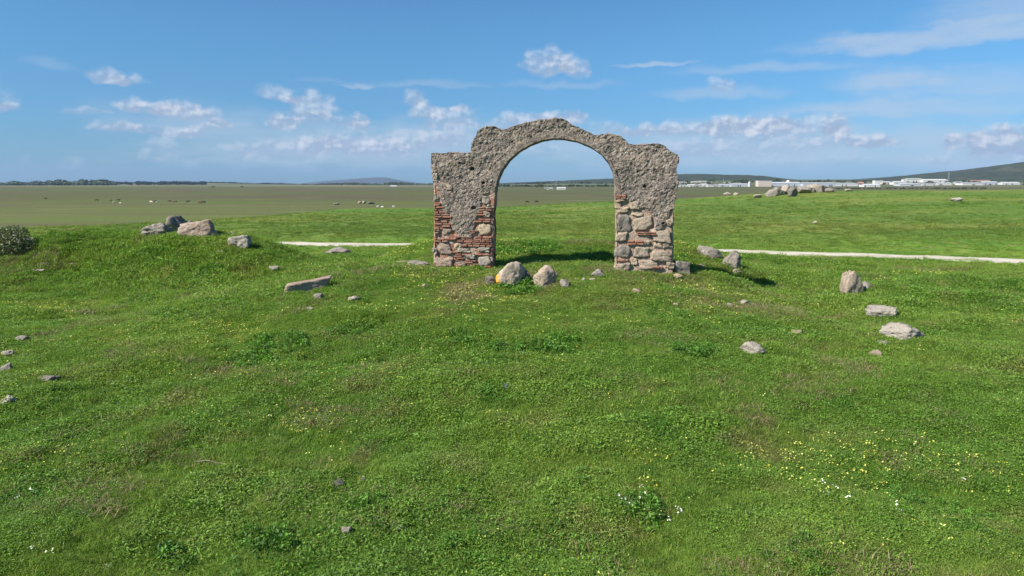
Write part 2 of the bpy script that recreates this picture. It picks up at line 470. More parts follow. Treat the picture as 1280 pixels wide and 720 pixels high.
# ------------------------------------------------------------------ far hills
def hill(name, prof, Y, depth, mat, seed):
    """prof: (px, crest row) pairs, a ridge with its real distance, height and depth"""
    pts = [at_dist(px, py, Y) for px, py in prof]
    xs = np.array([q.x for q in pts]); zs = np.array([q.z for q in pts])
    X = np.linspace(xs[0], xs[-1], 260); n = 36
    Zc = np.interp(X, xs, zs)
    V = []
    for k in range(n + 1):
        t = k / n * 2 - 1
        prof_ = (1 - abs(t) ** 1.7)
        yy = Y + t * depth + 0 * X
        g = height(X, yy)
        base = g - 6
        nn = fbm(X / 420, yy / 420, octs=4, seed=seed) * 0.22 + fbm(X / 90, yy / 90, octs=3, seed=seed + 3) * 0.05
        z = base + np.maximum(Zc - base, 0) * np.clip(prof_ * (1 + nn * (1 - prof_) * 3), 0, 1.2)
        if t == 0: z = base + np.maximum(Zc - base, 0)
        V.append(np.stack([X, yy, z + 3 * fbm(X / 35, yy / 35, octs=2, seed=seed + 7) * prof_], -1))
    V = np.concatenate(V); m_ = len(X)
    Fc = [[r * m_ + i, r * m_ + i + 1, (r + 1) * m_ + i + 1, (r + 1) * m_ + i] for r in range(n) for i in range(m_ - 1)]
    return tag(link(name, raw_mesh(name, V, Fc, True), mat), kind='structure')

m_hill, nt, b = new_mat('wooded_hill')
p = nt.pos()
c = nt.mix(nt.rng(nt.noise(p, 0.02, 5, 0.7), 0.42, 0.6), (0.030, 0.042, 0.026), (0.060, 0.070, 0.042))
c = nt.mix(nt.rng(nt.noise(p, 0.004, 4, 0.6), 0.56, 0.66, 0, 0.7), c, (0.09, 0.088, 0.062))
vo = nt.node('ShaderNodeTexVoronoi'); nt.put(vo.inputs['Vector'], p); vo.inputs['Scale'].default_value = 0.06
c = nt.mix(nt.rng(vo.outputs['Distance'], 0.25, 0.5, 0.5, 0), c, (0.03, 0.045, 0.02))
nt.put(b.inputs['Base Color'], c); b.inputs['Specular IOR Level'].default_value = 0.05
m_mount, nt, b = new_mat('bare_mountain')
p = nt.pos()
nt.put(b.inputs['Base Color'], nt.mix(nt.noise(p, 0.003, 5), (0.045, 0.055, 0.055), (0.07, 0.075, 0.07)))

hill('hills', [(560, 232), (700, 226), (770, 223), (820, 218.4), (850, 217.6), (872, 217.4), (900, 218.4), (928, 219.0), (942, 220.0), (955, 222.3), (970, 224.4), (1010, 226), (1080, 228)], 4700, 700, m_hill, 71)
hill('hills', [(985, 229), (1020, 225.3), (1085, 225), (1110, 224.5), (1135, 221.5), (1165, 218.5), (1190, 215.5), (1212, 212.6), (1232, 212.0), (1255, 207.5), (1280, 203.5), (1330, 196), (1400, 192), (1500, 199), (1600, 215), (1700, 229)], 4300, 900, m_hill, 75)
hill('mountains', [(380, 230), (405, 226.5), (428, 224.8), (450, 223), (472, 221.6), (482, 221.9), (500, 225.5), (520, 228.5), (560, 230)], 15500, 1200, m_mount, 79)

# ------------------------------------------------------------------ haze
m_haze = bpy.data.materials.new('haze_air'); m_haze.use_nodes = True
ht = NT(m_haze.node_tree)
for n in list(ht.n): ht.n.remove(n)
pv = ht.node('ShaderNodeVolumePrincipled')
pv.inputs['Color'].default_value = (0.42, 0.62, 1.0, 1)
pv.inputs['Density'].default_value = 3.0e-5
pv.inputs['Anisotropy'].default_value = 0.0
oo = ht.node('ShaderNodeOutputMaterial'); ht.l.new(pv.outputs[0], oo.inputs['Volume'])
def box_mesh(name, x0, x1, y0, y1, z0, z1):
    v = [(x, y, z) for x in (x0, x1) for y in (y0, y1) for z in (z0, z1)]
    f = [(0, 1, 3, 2), (4, 6, 7, 5), (0, 4, 5, 1), (2, 3, 7, 6), (0, 2, 6, 4), (1, 5, 7, 3)]
    return raw_mesh(name, v, f)
hb = link('haze', box_mesh('haze', -21000, 21000, -21000, 21000, -12, 420), m_haze)
tag(hb, kind='stuff')

# ------------------------------------------------------------------ the ruined arch
ARCH_YAW = R(-6.0)
AX, AY = 1.35, 21.6
cA, sA = math.cos(ARCH_YAW), math.sin(ARCH_YAW)
THICK = 0.68
A_Z0 = hz(AX, AY)
def wall_uv(px, py):
    """a point of the photographed face -> metres along the wall and up"""
    d = ray(px, py)
    nrm = Vector((-math.sin(ARCH_YAW), math.cos(ARCH_YAW), 0))
    t = (Vector((AX, AY, 0)) - Vector((0, 0, CAMZ))).dot(nrm) / d.dot(nrm)
    q = Vector((0, 0, CAMZ)) + d * t
    return ((q.x - AX) * cA + (q.y - AY) * sA, q.z)

outer = [(539, 192), (545, 190.5), (560, 191), (575, 192), (588, 190), (590, 180), (594, 172), (597, 163), (605, 159.5), (611, 158.5), (618, 157.5), (625, 162), (632, 160.5),
         (640, 158), (655, 153), (672, 150), (690, 149), (700, 149.5), (708, 150), (714, 155), (728, 161), (742, 168), (750, 167.5), (760, 166.5), (773, 168), (780, 172), (786, 180),
         (800, 181), (812, 180), (822, 179.5), (830, 181), (838, 188), (848, 193), (849.5, 200), (846, 212), (848, 225), (846, 240), (845, 250), (842, 262), (844, 272), (842, 285),
         (843, 300), (842, 320), (842, 338)]
inner = [(768.5, 342), (769, 300), (769, 260), (769, 228), (767, 215), (762, 204), (752, 192.5), (738, 183), (722, 176.5), (705, 173.5), (692, 173), (678, 175), (662, 181), (648, 189.5),
         (636, 200), (627, 212), (621.5, 224), (619, 237), (618, 255), (617, 270), (618.5, 290), (617, 310), (617, 340)]
left_edge = [(541, 338), (541, 300), (542, 270), (543, 250), (541, 235), (539, 215)]
U = [wall_uv(*p) for p in outer]; I = [wall_uv(*p) for p in inner]; L = [wall_uv(*p) for p in left_edge]
zb = -0.6
polyA = U + [(U[-1][0], zb), (I[0][0], zb)] + I + [(I[-1][0], zb), (L[0][0], zb)] + L

def in_poly(px, py, poly):
    c = np.zeros(px.shape, bool); n = len(poly); j = n - 1
    for i in range(n):
        xi, yi = poly[i]; xj, yj = poly[j]
        if yi != yj:
            k = ((yi > py) != (yj > py)) & (px < (xj - xi) * (py - yi) / (yj - yi) + xi)
            c ^= k
        j = i
    return c
def poly_dist(px, py, poly):
    d = np.full(px.shape, 9.0); n = len(poly)
    for i in range(n):
        ax, ay = poly[i]; bx, by = poly[(i + 1) % n]
        ex, ey = bx - ax, by - ay; L2 = ex * ex + ey * ey + 1e-9
        t = np.clip(((px - ax) * ex + (py - ay) * ey) / L2, 0, 1)
        d = np.minimum(d, np.hypot(px - ax - t * ex, py - ay - t * ey))
    return np.where(in_poly(px, py, poly), -d, d)

LOWL = [wall_uv(*p) for p in [(530, 226), (541, 227), (549, 238), (553, 262), (562, 272), (565, 288), (574, 296), (589, 297), (593, 284), (597, 268), (601, 255), (606, 243), (625, 238), (630, 360), (530, 360)]]
LOWR = [wall_uv(*p) for p in [(762, 243), (779, 248), (790, 255), (808, 262), (817, 272), (820, 290), (829, 285), (836, 272), (838, 262), (855, 262), (856, 360), (760, 360)]]
HOLES = [wall_uv(*p) + (r,) for p, r in [((590, 211), .07), ((604, 228.5), .05), ((592, 260), .07), ((556, 222), .03), ((806, 233), .05), ((829, 279), .04), ((575, 204), .035), ((640, 177), .03),
                                          ((546, 270), .05), ((776, 281), .03), ((818, 212), .03), ((664, 171), .03), ((561, 281), .03), ((797, 215), .03)]]

def arch_body():
    bm = bmesh.new()
    f = [bm.verts.new((u, 0, z)) for u, z in polyA]; k = [bm.verts.new((u, THICK, z)) for u, z in polyA]
    n = len(polyA)
    bm.faces.new(f); bm.faces.new(k[::-1])
    for i in range(n): bm.faces.new((f[(i + 1) % n], f[i], k[i], k[(i + 1) % n]))
    bmesh.ops.recalc_face_normals(bm, faces=bm.faces)
    me = bpy.data.meshes.new('tmp'); bm.to_mesh(me); bm.free()
    o = bpy.data.objects.new('tmp', me); COL.objects.link(o)
    md = o.modifiers.new('r', 'REMESH'); md.mode = 'VOXEL'; md.voxel_size = 0.0165; md.use_smooth_shade = False
    dg = bpy.context.evaluated_depsgraph_get()
    ev = o.evaluated_get(dg); m2 = ev.to_mesh()
    nv = len(m2.vertices); co = np.empty(nv * 3, np.float32); m2.vertices.foreach_get('co', co); co = co.reshape(-1, 3).astype(float)
    no = np.empty(nv * 3, np.float32); m2.vertices.foreach_get('normal', no); no = no.reshape(-1, 3).astype(float)
    faces = np.array([list(p.vertices) if len(p.vertices) == 4 else [*p.vertices, p.vertices[-1]] for p in m2.polygons])
    ev.to_mesh_clear(); bpy.data.objects.remove(o)
    x, y, z = co.T
    d1, v1 = voro(x / .105, y / .105, z / .105, 1)
    d2, v2 = voro(x / .052, y / .052, z / .052, 5)
    disp = 0.020 * (0.42 - d1) * (0.3 + v1) + 0.022 * (0.45 - d2) * (.3 + v2)
    disp += np.where(v1 > .7, .024 * np.clip(.50 - d1, 0, 1), 0)
    disp += 0.075 * fbm(x / .45, y / .45, z / .45, 3, 9) + 0.028 * fbm(x / .07, y / .07, z / .07, 3, 14)
    low = np.maximum(sstep(0.03, -0.04, poly_dist(x, z, LOWL) + 0.05 * fbm(x / .12, y / .12, z / .12, 2, 4)),
                     sstep(0.03, -0.04, poly_dist(x, z, LOWR) + 0.05 * fbm(x / .12, y / .12, z / .12, 2, 4)))
    disp = disp * (1 - .45 * low) - 0.055 * low
    # the soffit kept part of its smooth render
    cc = wall_uv(694, 248); rr = np.hypot(x - cc[0], z - cc[1])
    soff = (rr < 2.02) & (z > cc[1] - .3) & (rr > 1.7)
    disp = np.where(soff, disp * .3 + .01, disp)
    # weather the upper edges
    top = sstep(wall_uv(560, 200)[1] - .1, wall_uv(560, 190)[1], z) * (no[:, 2] > .3)
    disp += top * 0.06 * fbm(x / .2, y / .2, z / .2, 3, 41)
    for (hu, hz_, r) in HOLES:
        q = np.hypot((x - hu) / 1.3, z - hz_)
        disp -= np.where((y < .2), 0.16 * sstep(r, r * .5, q), 0)
    co2 = co + no * disp[:, None]
    return co2, faces, low
acoo, afaces, alow = arch_body()

m_rubble, nt, b = new_mat('rubble_masonry')
tcn = nt.node('ShaderNodeTexCoord'); p = tcn.outputs['Object']
att = nt.node('ShaderNodeAttribute', attribute_name='low').outputs['Fac']
wp = nt.v('ADD', p, nt.v('MULTIPLY', nt.noise(p, 9, 3, out=1), (.05, .05, .05)))
def vor(scale, vec, feat='F1'):
    n = nt.node('ShaderNodeTexVoronoi', feature=feat); nt.put(n.inputs['Vector'], vec); n.inputs['Scale'].default_value = scale; return n
v1 = vor(10, wp); v2 = vor(21, wp); v1e = vor(10, wp, 'DISTANCE_TO_EDGE'); v2e = vor(21, wp, 'DISTANCE_TO_EDGE')
s1 = nt.node('ShaderNodeSeparateColor'); nt.put(s1.inputs[0], v1.outputs['Color'])
s2 = nt.node('ShaderNodeSeparateColor'); nt.put(s2.inputs[0], v2.outputs['Color'])
big = nt.noise(p, 1.1, 4, 0.6)
matrix = nt.mix(nt.rng(big, .38, .62), (0.231, 0.185, 0.152), (0.161, 0.137, 0.121))
matrix = nt.mix(nt.rng(nt.noise(p, 2.3, 4, .6, 1.0), .55, .68, 0, .8), matrix, (0.322, 0.242, 0.184))
cobble = nt.mix(s2.outputs[0], (0.091, 0.081, 0.074), (0.430, 0.381, 0.339))
cobble1 = nt.mix(s1.outputs[1], (0.119, 0.100, 0.092), (0.387, 0.339, 0.299))
c = nt.mix(nt.m('MULTIPLY', nt.rng(v2e.outputs[0], .02, .09), nt.rng(s2.outputs[1], .25, .5)), matrix, cobble)
c = nt.mix(nt.m('MULTIPLY', nt.rng(v1e.outputs[0], .03, .10), nt.rng(s1.outputs[0], .55, .62)), c, cobble1)
c = nt.mix(nt.rng(nt.noise(p, 38, 4, .7), .56, .68, 0, .7), c, (0.091, 0.077, 0.070))
c = nt.mix(nt.rng(nt.noise(p, 55, 3, .7), .60, .70, 0, .6), c, (0.483, 0.462, 0.432))
c = nt.mix(nt.rng(nt.noise(p, 3.2, 5, .7), .60, .70, 0, .5), c, (0.472, 0.309, 0.216))     # rusty stains
mort = nt.mix(nt.rng(nt.noise(p, 7, 5, .7), .35, .6), (0.322, 0.246, 0.190), (0.430, 0.339, 0.273))
sxm = nt.node('ShaderNodeSeparateXYZ'); nt.put(sxm.inputs[0], p)
mort = nt.mix(nt.m('MULTIPLY', nt.rng(nt.noise(p, 4.5, 4, .6), .46, .56, 0, .75), nt.rng(sxm.outputs[0], -.5, .5, 1, .15)), mort, (0.322, 0.133, 0.087))
c = nt.mix(nt.rng(nt.noise(p, 1.7, 5, .7, .8), .56, .63, 0, .55), c, (0.36, 0.31, 0.25))
c = nt.mix(nt.rng(nt.noise(nt.v('ADD', p, (7, 3, 1)), 2.1, 5, .7, .5), .56, .66, 0, .6), c, (0.115, 0.105, 0.095))
c = nt.mix(att, c, mort)
sx_ = nt.node('ShaderNodeSeparateXYZ'); nt.put(sx_.inputs[0], p)
nt.put(b.inputs['Base Color'], c)
hgt = nt.m('ADD', nt.m('MULTIPLY', nt.rng(v2e.outputs[0], 0, .25), .5), nt.noise(p, 60, 4, .7))
nt.put(b.inputs['Normal'], nt.bump(hgt, 0.9, 0.02)); b.inputs['Roughness'].default_value = .95; b.inputs['Specular IOR Level'].default_value = .12

arch = empty('ruined_arch', (AX, AY, 0), ARCH_YAW)
tag(arch, 'tall ruined masonry arch of grey rubble and red brick standing on the grassy mound', 'arch')
cu, cz_ = wall_uv(694, 248)
fc = acoo[afaces].mean(1)
ring = (fc[:, 2] > wall_uv(694, 238)[1]) & (np.hypot(fc[:, 0] - cu, fc[:, 2] - cz_) < 2.75) & (fc[:, 0] > wall_uv(598, 200)[0]) & (fc[:, 0] < wall_uv(787, 200)[0])
leftp = ~ring & (fc[:, 0] < cu); rightp = ~ring & (fc[:, 0] >= cu)
def sub_mesh(name, sel, parent):
    fs = afaces[sel]; u, inv = np.unique(fs, return_inverse=True)
    me = raw_mesh(name, acoo[u], inv.reshape(fs.shape), False)
    a = me.attributes.new('low', 'FLOAT', 'POINT'); a.data.foreach_set('value', alow[u].astype(np.float32)[:len(me.vertices)])
    return link(name, me, m_rubble, parent)
ringo = sub_mesh('arch_ring', ring, arch)
pierL = sub_mesh('pier', leftp, arch); pierR = sub_mesh('pier', rightp, arch)
pierL['label'] = 'left pier with many thin red brick courses below its render'
pierR['label'] = 'right pier with large fieldstones and few bricks low down'

# bricks of the lower piers
m_brick, nt, b = new_mat('old_red_brick')
tcn = nt.node('ShaderNodeTexCoord'); p = tcn.outputs['Object']
at2 = nt.node('ShaderNodeAttribute', attribute_name='tone').outputs['Fac']
c = nt.mix(at2, (0.187, 0.068, 0.047), (0.359, 0.162, 0.112))
c = nt.mix(nt.rng(nt.noise(p, 14, 5, .7), .46, .62, 0, .85), c, (0.234, 0.162, 0.126))
c = nt.mix(nt.rng(nt.noise(p, 40, 3, .7), .58, .70, 0, .6), c, (0.078, 0.043, 0.036))
c = nt.mix(nt.rng(nt.noise(p, 5, 4, .6), .45, .62, 0, .6), c, (0.26, 0.18, 0.14))
nt.put(b.inputs['Base Color'], c); nt.put(b.inputs['Normal'], nt.bump(nt.noise(p, 60, 4, .7), .8, .01)); b.inputs['Roughness'].default_value = .95

STL = [(555.5, 311, 19, 15, 'p'), (555, 327, 26, 14, 'p'), (571.5, 308.5, 11, 9, 't'), (580, 313, 18, 6.5, 'w'), (604.5, 312.5, 17, 6.5, 'w'), (605.5, 326, 17, 13, 'w'), (588, 321, 13, 5, 'w'),
       (558.5, 292, 14, 12, 'p'), (605, 287, 19, 15, 't'), (608, 268, 10, 8, 'p'), (607, 250, 13, 10, 'g'), (543.5, 314, 6, 8, 'w'),
       (545.5, 247, 8, 11, 'w'), (556, 233, 26, 10, 'p'), (543.5, 222, 7, 12, 'w'), (577, 330, 12, 6, 'p'), (612, 258, 8, 5, 't'), ]
STR = [(779.5, 279, 19, 24, 'g'), (803, 279, 26, 19, 'l'), (793.5, 257, 14, 10, 'l'), (777, 296, 15, 12, 'l'), (826.5, 296, 27, 17, 'l'), (778, 315, 20, 18, 'g'), (779, 335.5, 23, 14, 'l'),
       (802, 315, 20, 13, 'l'), (827, 320, 28, 15, 'l'), (835.5, 307.5, 14, 8, 'l'), (814, 331, 30, 12, 'l'), (780, 262, 18, 7, 't'), (822, 307, 14, 8, 'l'), (797, 268, 16, 6, 't'),
       (806, 293, 14, 6, 't'), (793, 327, 11, 8, 't'), (838, 278, 10, 10, 'l'), (830, 270, 10, 8, 'l'), (776, 250, 13, 5, 't'), (838, 332, 10, 9, 'l'), (808, 303, 10, 5, 'l'), (800, 337, 14, 7, 't')]
BRR = [(775, 246, 12, 5), (808, 291.5, 22, 4), (794, 303, 18, 6), (778, 325, 12, 3.5), (821, 334, 12, 3)]

def stone_rects(lst):
    out = []
    for q in lst:
        u0, z0 = wall_uv(q[0], q[1]); s = 0.0250
        out.append((u0, z0, q[2] * s, q[3] * s) + tuple(q[4:]))
    return out
SL, SR = stone_rects(STL), stone_rects(STR)

rngp = np.random.RandomState(3)
def brick_mesh(name, boxes, parent):
    V, Fc, T = [], [], []
    for (u0, u1, z0, z1, y0, y1, tone) in boxes:
        # chamfered, worn block
        e = min(.012, (z1 - z0) * .25)
        base = len(V)
        ring_ = lambda y, ee: [(u0 + ee, y, z0 + ee), (u1 - ee, y, z0 + ee), (u1 - ee, y, z1 - ee), (u0 + ee, y, z1 - ee)]
        pts = ring_(y0, e) + ring_(y0 + e, 0) + ring_(y1, 0)
        j = rngp.uniform(-.007, .007, (12, 3)); pts = np.array(pts) + j
        V.extend(pts.tolist()); T.extend([tone] * 12)
        Fc.append([base, base + 1, base + 2, base + 3])
        for r_ in (0, 4):
            for i in range(4):
                k = (i + 1) % 4
                Fc.append([base + r_ + k, base + r_ + i, base + r_ + 4 + i, base + r_ + 4 + k])
    if not V: return
    me = raw_mesh(name, V, Fc)
    a = me.attributes.new('tone', 'FLOAT', 'POINT'); a.data.foreach_set('value', np.array(T, np.float32))
    return link(name, me, m_brick, parent)

def course_bricks(poly, stones, u0, u1, z0, z1, side=None):
    boxes = []; out = []
    z = z0; k = 0
    while z < z1:
        hh = rngp.uniform(.040, .058)
        u = u0 + rngp.uniform(-.12, 0)
        while u < u1:
            wv = rngp.uniform(.16, .30)
            a0, a1 = max(u, u0), min(u + wv, u1)
            mu, mz = (a0 + a1) / 2, z + hh / 2
            inside = in_poly(np.array([mu]), np.array([mz]), poly)[0] and a1 - a0 > .05
            hitst = any(abs(mu - s[0]) < s[2] / 2 + (a1 - a0) * .22 and abs(mz - s[1]) < s[3] / 2 + hh * .15 for s in stones)
            if inside and not hitst and rngp.rand() > .07:
                o = rngp.uniform(-.030, .028)
                boxes.append((a0 + .006, a1 - .008, z, z + hh, o - .005, .12, rngp.rand() ** 1.1))
            u += wv + rngp.uniform(.004, .02)
        z += hh + rngp.uniform(.014, .026); k += 1
        out.append(boxes); boxes = []
    return out
zlo = -.35
uL0, uL1 = wall_uv(543, 300)[0], wall_uv(615, 300)[0]
bxs = course_bricks(LOWL, SL, uL0, uL1, zlo, wall_uv(540, 245)[1])
# bricks seen along the inner reveal of the left pier
z = zlo; rev = []
while z < wall_uv(617, 240)[1]:
    hh = rngp.uniform(.042, .07); y = .05
    while y < THICK - .1:
        l = rngp.uniform(.16, .28)
        if rngp.rand() > .35:
            o = rngp.uniform(-.035, .02); rev.append((uL1 - .08, uL1 + .035 + o, z, z + hh, y, min(y + l, THICK - .02), rngp.rand()))
        y += l + .02
    z += hh + .02
for q in bxs: brick_mesh('brick_course', q, pierL)
brick_mesh('reveal_bricks', rev, pierL)
for (px, py, w_, h_) in BRR:
    bx2 = []; u, zc = wall_uv(px, py); wv = w_ * .025; hv = h_ * .025; nrow = max(1, round(hv / .062))
    for r_ in range(nrow):
        zz = zc - hv / 2 + hv / nrow * r_; uu = u - wv / 2
        while uu < u + wv / 2:
            l = rngp.uniform(.14, .26); o = rngp.uniform(-.05, -.02)
            bx2.append((uu, min(uu + l, u + wv / 2 + .03), zz, zz + hv / nrow - .015, o, .12, .35 + .65 * rngp.rand())); uu += l + .015
    brick_mesh('brick_course', bx2, pierR)

# ------------------------------------------------------------------ stones
def ico(sub):
    bm = bmesh.new(); bmesh.ops.create_icosphere(bm, subdivisions=sub, radius=1)
    v = np.array([q.co[:] for q in bm.verts]); f = np.array([[q.index for q in p.verts] for p in bm.faces]); bm.free()
    return v, f
ICO = {s: ico(s) for s in (2, 3, 4, 5)}
def stone_verts(seed, sub=4, box=0.0, angular=0.9, rough=0.05):
    rs = np.random.RandomState(seed)
    v, f = ICO[sub]
    n = rs.normal(size=(13, 3)); n /= np.linalg.norm(n, axis=1)[:, None]
    off = rs.uniform(.55, .98, 13)
    if box > 0:
        ax = np.concatenate([np.eye(3), -np.eye(3)]) + rs.normal(size=(6, 3)) * .10
        ax /= np.linalg.norm(ax, axis=1)[:, None]
        n = np.concatenate([n, ax]); off = np.concatenate([off * (1 + .8 * box), rs.uniform(.60, .72, 6)])
    dt = v @ n.T
    rad = np.where(dt > .05, off / np.maximum(dt, .05), 9)
    rad = np.minimum(rad, 1.25)
    k = 26.0
    r = -np.log(np.exp(-k * rad).sum(1)) / k      # smooth minimum
    r = r * angular + (1 - angular) * .8
    s = seed * 3.7
    r = r * (1 + rough * 3.2 * fbm(v[:, 0] * 1.6 + s, v[:, 1] * 1.6, v[:, 2] * 1.6, 2, seed % 97) + rough * 1.5 * fbm(v[:, 0] * 5 + s, v[:, 1] * 5, v[:, 2] * 5, 3, seed % 89))
    q = v * r[:, None]
    q -= (q.max(0) + q.min(0)) / 2
    q /= (q.max(0) - q.min(0)) / 2          # fills -1..1
    return q, f

def stone_mat(name, base, light, dark, moss=0.3, lichen=0.35, orange=0.0):
    m, nt, b = new_mat(name)
    tcn = nt.node('ShaderNodeTexCoord'); p = tcn.outputs['Object']
    oi = nt.node('ShaderNodeObjectInfo')
    p = nt.v('ADD', p, nt.v('MULTIPLY', oi.outputs['Location'], (.37, .53, .2)))
    c = nt.mix(nt.rng(nt.noise(p, 3.0, 5, .65), .35, .65), base, light)
    c = nt.mix(nt.rng(nt.noise(p, 7.5, 5, .7), .52, .64, 0, .8), c, dark)
    c = nt.mix(nt.rng(nt.noise(p, 6.0, 5, .7, .6), .60, .66, 0, lichen), c, (0.52, 0.50, 0.44))
    c = nt.mix(nt.rng(nt.noise(p, 42, 4, .75), .50, .68, 0, .6), c, (base[0] * .45, base[1] * .45, base[2] * .45))
    c = nt.mix(nt.rng(nt.noise(p, 75, 2, .6), .60, .70, 0, .6), c, (0.55, 0.53, 0.49))
    c = nt.mix(nt.rng(nt.noise(p, 2.2, 5, .7), .60, .70, 0, moss), c, (0.11, 0.10, 0.05))
    if orange:
        o = nt.v('LENGTH', nt.v('MULTIPLY', nt.v('SUBTRACT', tcn.outputs['Object'], (-.44, -.32, -.14)), (1 / .20, 1 / .40, 1 / .30)))
        o = nt.m('ADD', o, nt.m('MULTIPLY', nt.m('SUBTRACT', nt.noise(tcn.outputs['Object'], 9, 4, .7), .5), 1.4))
        c = nt.mix(nt.rng(o, .8, 1.0, .95, 0), c, (0.62, 0.31, 0.035))
    nt.put(b.inputs['Base Color'], c)
    hh = nt.m('ADD', nt.noise(p, 30, 6, .75), nt.m('MULTIPLY', nt.noise(p, 8, 4, .6), 1.5))
    nt.put(b.inputs['Normal'], nt.bump(hh, .8, .03)); b.inputs['Roughness'].default_value = .92; b.inputs['Specular IOR Level'].default_value = .2
    return m
SM = {'g': stone_mat('grey_granite', (0.205, 0.185, 0.160), (0.280, 0.250, 0.217), (0.121, 0.106, 0.095)),
      'w': stone_mat('pale_granite', (0.290, 0.255, 0.213), (0.354, 0.316, 0.267), (0.186, 0.163, 0.131)),
      'd': stone_mat('dark_granite', (0.140, 0.128, 0.115), (0.223, 0.198, 0.172), (0.074, 0.070, 0.061)),
      'p': stone_mat('pinkish_granite', (0.290, 0.215, 0.172), (0.354, 0.281, 0.229), (0.186, 0.136, 0.107)),
      't': stone_mat('tan_stone', (0.354, 0.277, 0.197), (0.429, 0.352, 0.263), (0.223, 0.167, 0.115)),
      'o': stone_mat('lichened_boulder', (0.358, 0.302, 0.236), (0.455, 0.391, 0.316), (0.234, 0.191, 0.148), orange=1),
      'l': stone_mat('light_wall_stone', (0.312, 0.252, 0.197), (0.386, 0.318, 0.251), (0.204, 0.157, 0.120)),
      's': stone_mat('speckled_white_granite', (0.290, 0.264, 0.226), (0.354, 0.325, 0.283), (0.112, 0.101, 0.086), moss=.2)}

def wall_stones(rects, parent, seed):
    for i, (u, z, w_, h_, k) in enumerate(rects):
        q, f = stone_verts(seed + i, 4, box=.55, rough=.12)
        a = rngp.uniform(-.09, .09)
        q = q * np.array([w_ / 2 + .01, .15, h_ / 2 + .01])
        q = np.stack([q[:, 0] * math.cos(a) - q[:, 2] * math.sin(a), q[:, 1], q[:, 0] * math.sin(a) + q[:, 2] * math.cos(a)], -1)
        o = link('wall_stone', raw_mesh('wall_stone', q, f, True), SM[k], parent)
        o.location = (u, .118 + rngp.uniform(-.025, .025), z)
wall_stones(SL, pierL, 300); wall_stones(SR, pierR, 400)

DARK_PLACES = []        # (x, y, r): where stones keep the grass away
def stone(x0, x1, y0, y1, mat, label, group=None, name='stone', tall=1.0, sink=.25, tilt=0, rz=None, box=0.0, deep=.8, seed=None, ang=1.0, sub=4, rough=.085, cat=None, taper=0.0, lean=0.0, wmul=1.0):
    cx = (x0 + x1) / 2
    g = hit(cx, y1)
    dist = g.y
    w_ = (x1 - x0) * dist / F; h_ = (y1 - y0) * dist / F
    dep = max(w_ * deep, .06)
    # the far side of the stone's foot lies higher in the picture
    vis = max(h_ - dep * .5 * (CAMZ - g.z) / dist * .5, h_ * .5) * tall
    hh = vis / (1 - sink)
    sd = seed if seed is not None else int(x0 * 7 + y0 * 3)
    q, f = stone_verts(sd, sub, box, ang, rough)
    if taper or lean:
        kx = 1 - taper * (q[:, 2] + 1) / 2; q = np.stack([q[:, 0] * kx + lean * (q[:, 2] + 1) / 2, q[:, 1] * kx, q[:, 2]], -1)
        q[:, 0] = (q[:, 0] - (q[:, 0].max() + q[:, 0].min()) / 2) / ((q[:, 0].max() - q[:, 0].min()) / 2)
    q = q * np.array([w_ / 2 * wmul, dep / 2, hh / 2])
    me = raw_mesh(name, q, f, True)
    o = link(name, me, SM[mat])
    a = math.radians(tilt)
    o.rotation_euler = (0, a, rz or 0)
    px_ = g.x; py_ = g.y + dep * .42
    o.location = (px_, py_, min(hz(px_, py_), g.z + .1) + hh / 2 - hh * sink)
    tag(o, label, cat or ('boulder' if w_ > .55 else 'stone'), group)
    kk = 1.5 if name == 'earth_clod' else 1.0
    DARK_PLACES.append((px_, py_ - (.03 if kk > 1 else 0), w_ / 2 * kk, dep / 2 * kk))
    return o

# fallen stones on the bank at the left
stone(172, 210, 282, 297, 'g', 'craggy grey boulder at the left end of the bank-top pile', name='boulder', sub=5, tall=1.15, rough=.10, seed=14, ang=.9)
stone(196, 223, 276, 290, 'd', 'dark grey rounded boulder just behind the craggy one on the bank', name='boulder', deep=1.0, tall=1.5, seed=9, ang=.7).location.y += .7
stone(226, 240, 276, 288, 'g', 'small round grey stone between two larger ones on the bank top').location.y += .5
stone(222, 268, 281, 298, 'p', 'long pinkish slab leaning up to the right on the bank top', name='stone_slab', tilt=-12, box=.6, sub=5, sink=.2, tall=1.2, deep=.5)
stone(259, 271, 289, 298, 'w', 'small whitish stone under the right end of the pinkish slab')
stone(283, 312, 297, 313, 's', 'pale squared block lying at the right end of the bank', name='stone_block', tilt=-5, box=1.0, sub=5)
stone(271, 281, 314, 319, 't', 'small flat tan stone below the pale squared block')
stone(285, 293, 289, 294, 'g', 'tiny grey stone on the bank just above the pale squared block')
# flat stones in the grass at the left
stone(39, 55, 336, 341, 'w', 'thin pale flat stone, lowest of those at the foot of the bank', deep=.5, tall=.7)
stone(83, 96, 328.5, 332, 'w', 'thin pale flat stone in the middle of three below the bank', deep=.5, tall=.7)
stone(128, 137, 329, 333, 'g', 'small flat grey stone, rightmost of three below the bank', deep=.5, tall=.7)
stone(49, 61, 328, 331, 'w', 'faint pale flat stone just below the grey bush', deep=.5, tall=.6)
stone(350, 411, 341, 367, 'p', 'long pinkish stone beam lying slanted in the grass left of the arch', name='stone_beam', tilt=-8, box=1.0, deep=.26, sub=5, sink=.15, tall=.60, rz=R(26), wmul=1.08, seed=1211, rough=.045).location.y += .3
stone(403, 438, 308, 319, 'g', 'flat grey rock with rough top near the left part of the track', name='rock', sub=5, tall=.9)
stone(334, 348, 333, 341, 'g', 'small grey stone above the long pinkish beam')
stone(391, 403, 367, 376, 'g', 'small rounded grey stone below the long pinkish beam')
stone(433, 451, 370, 378, 'w', 'small flat pale stone right of the rounded one below the beam', deep=.6)
stone(383, 392, 384, 390, 'g', 'tiny grey stone, lowest of those below the pinkish beam')
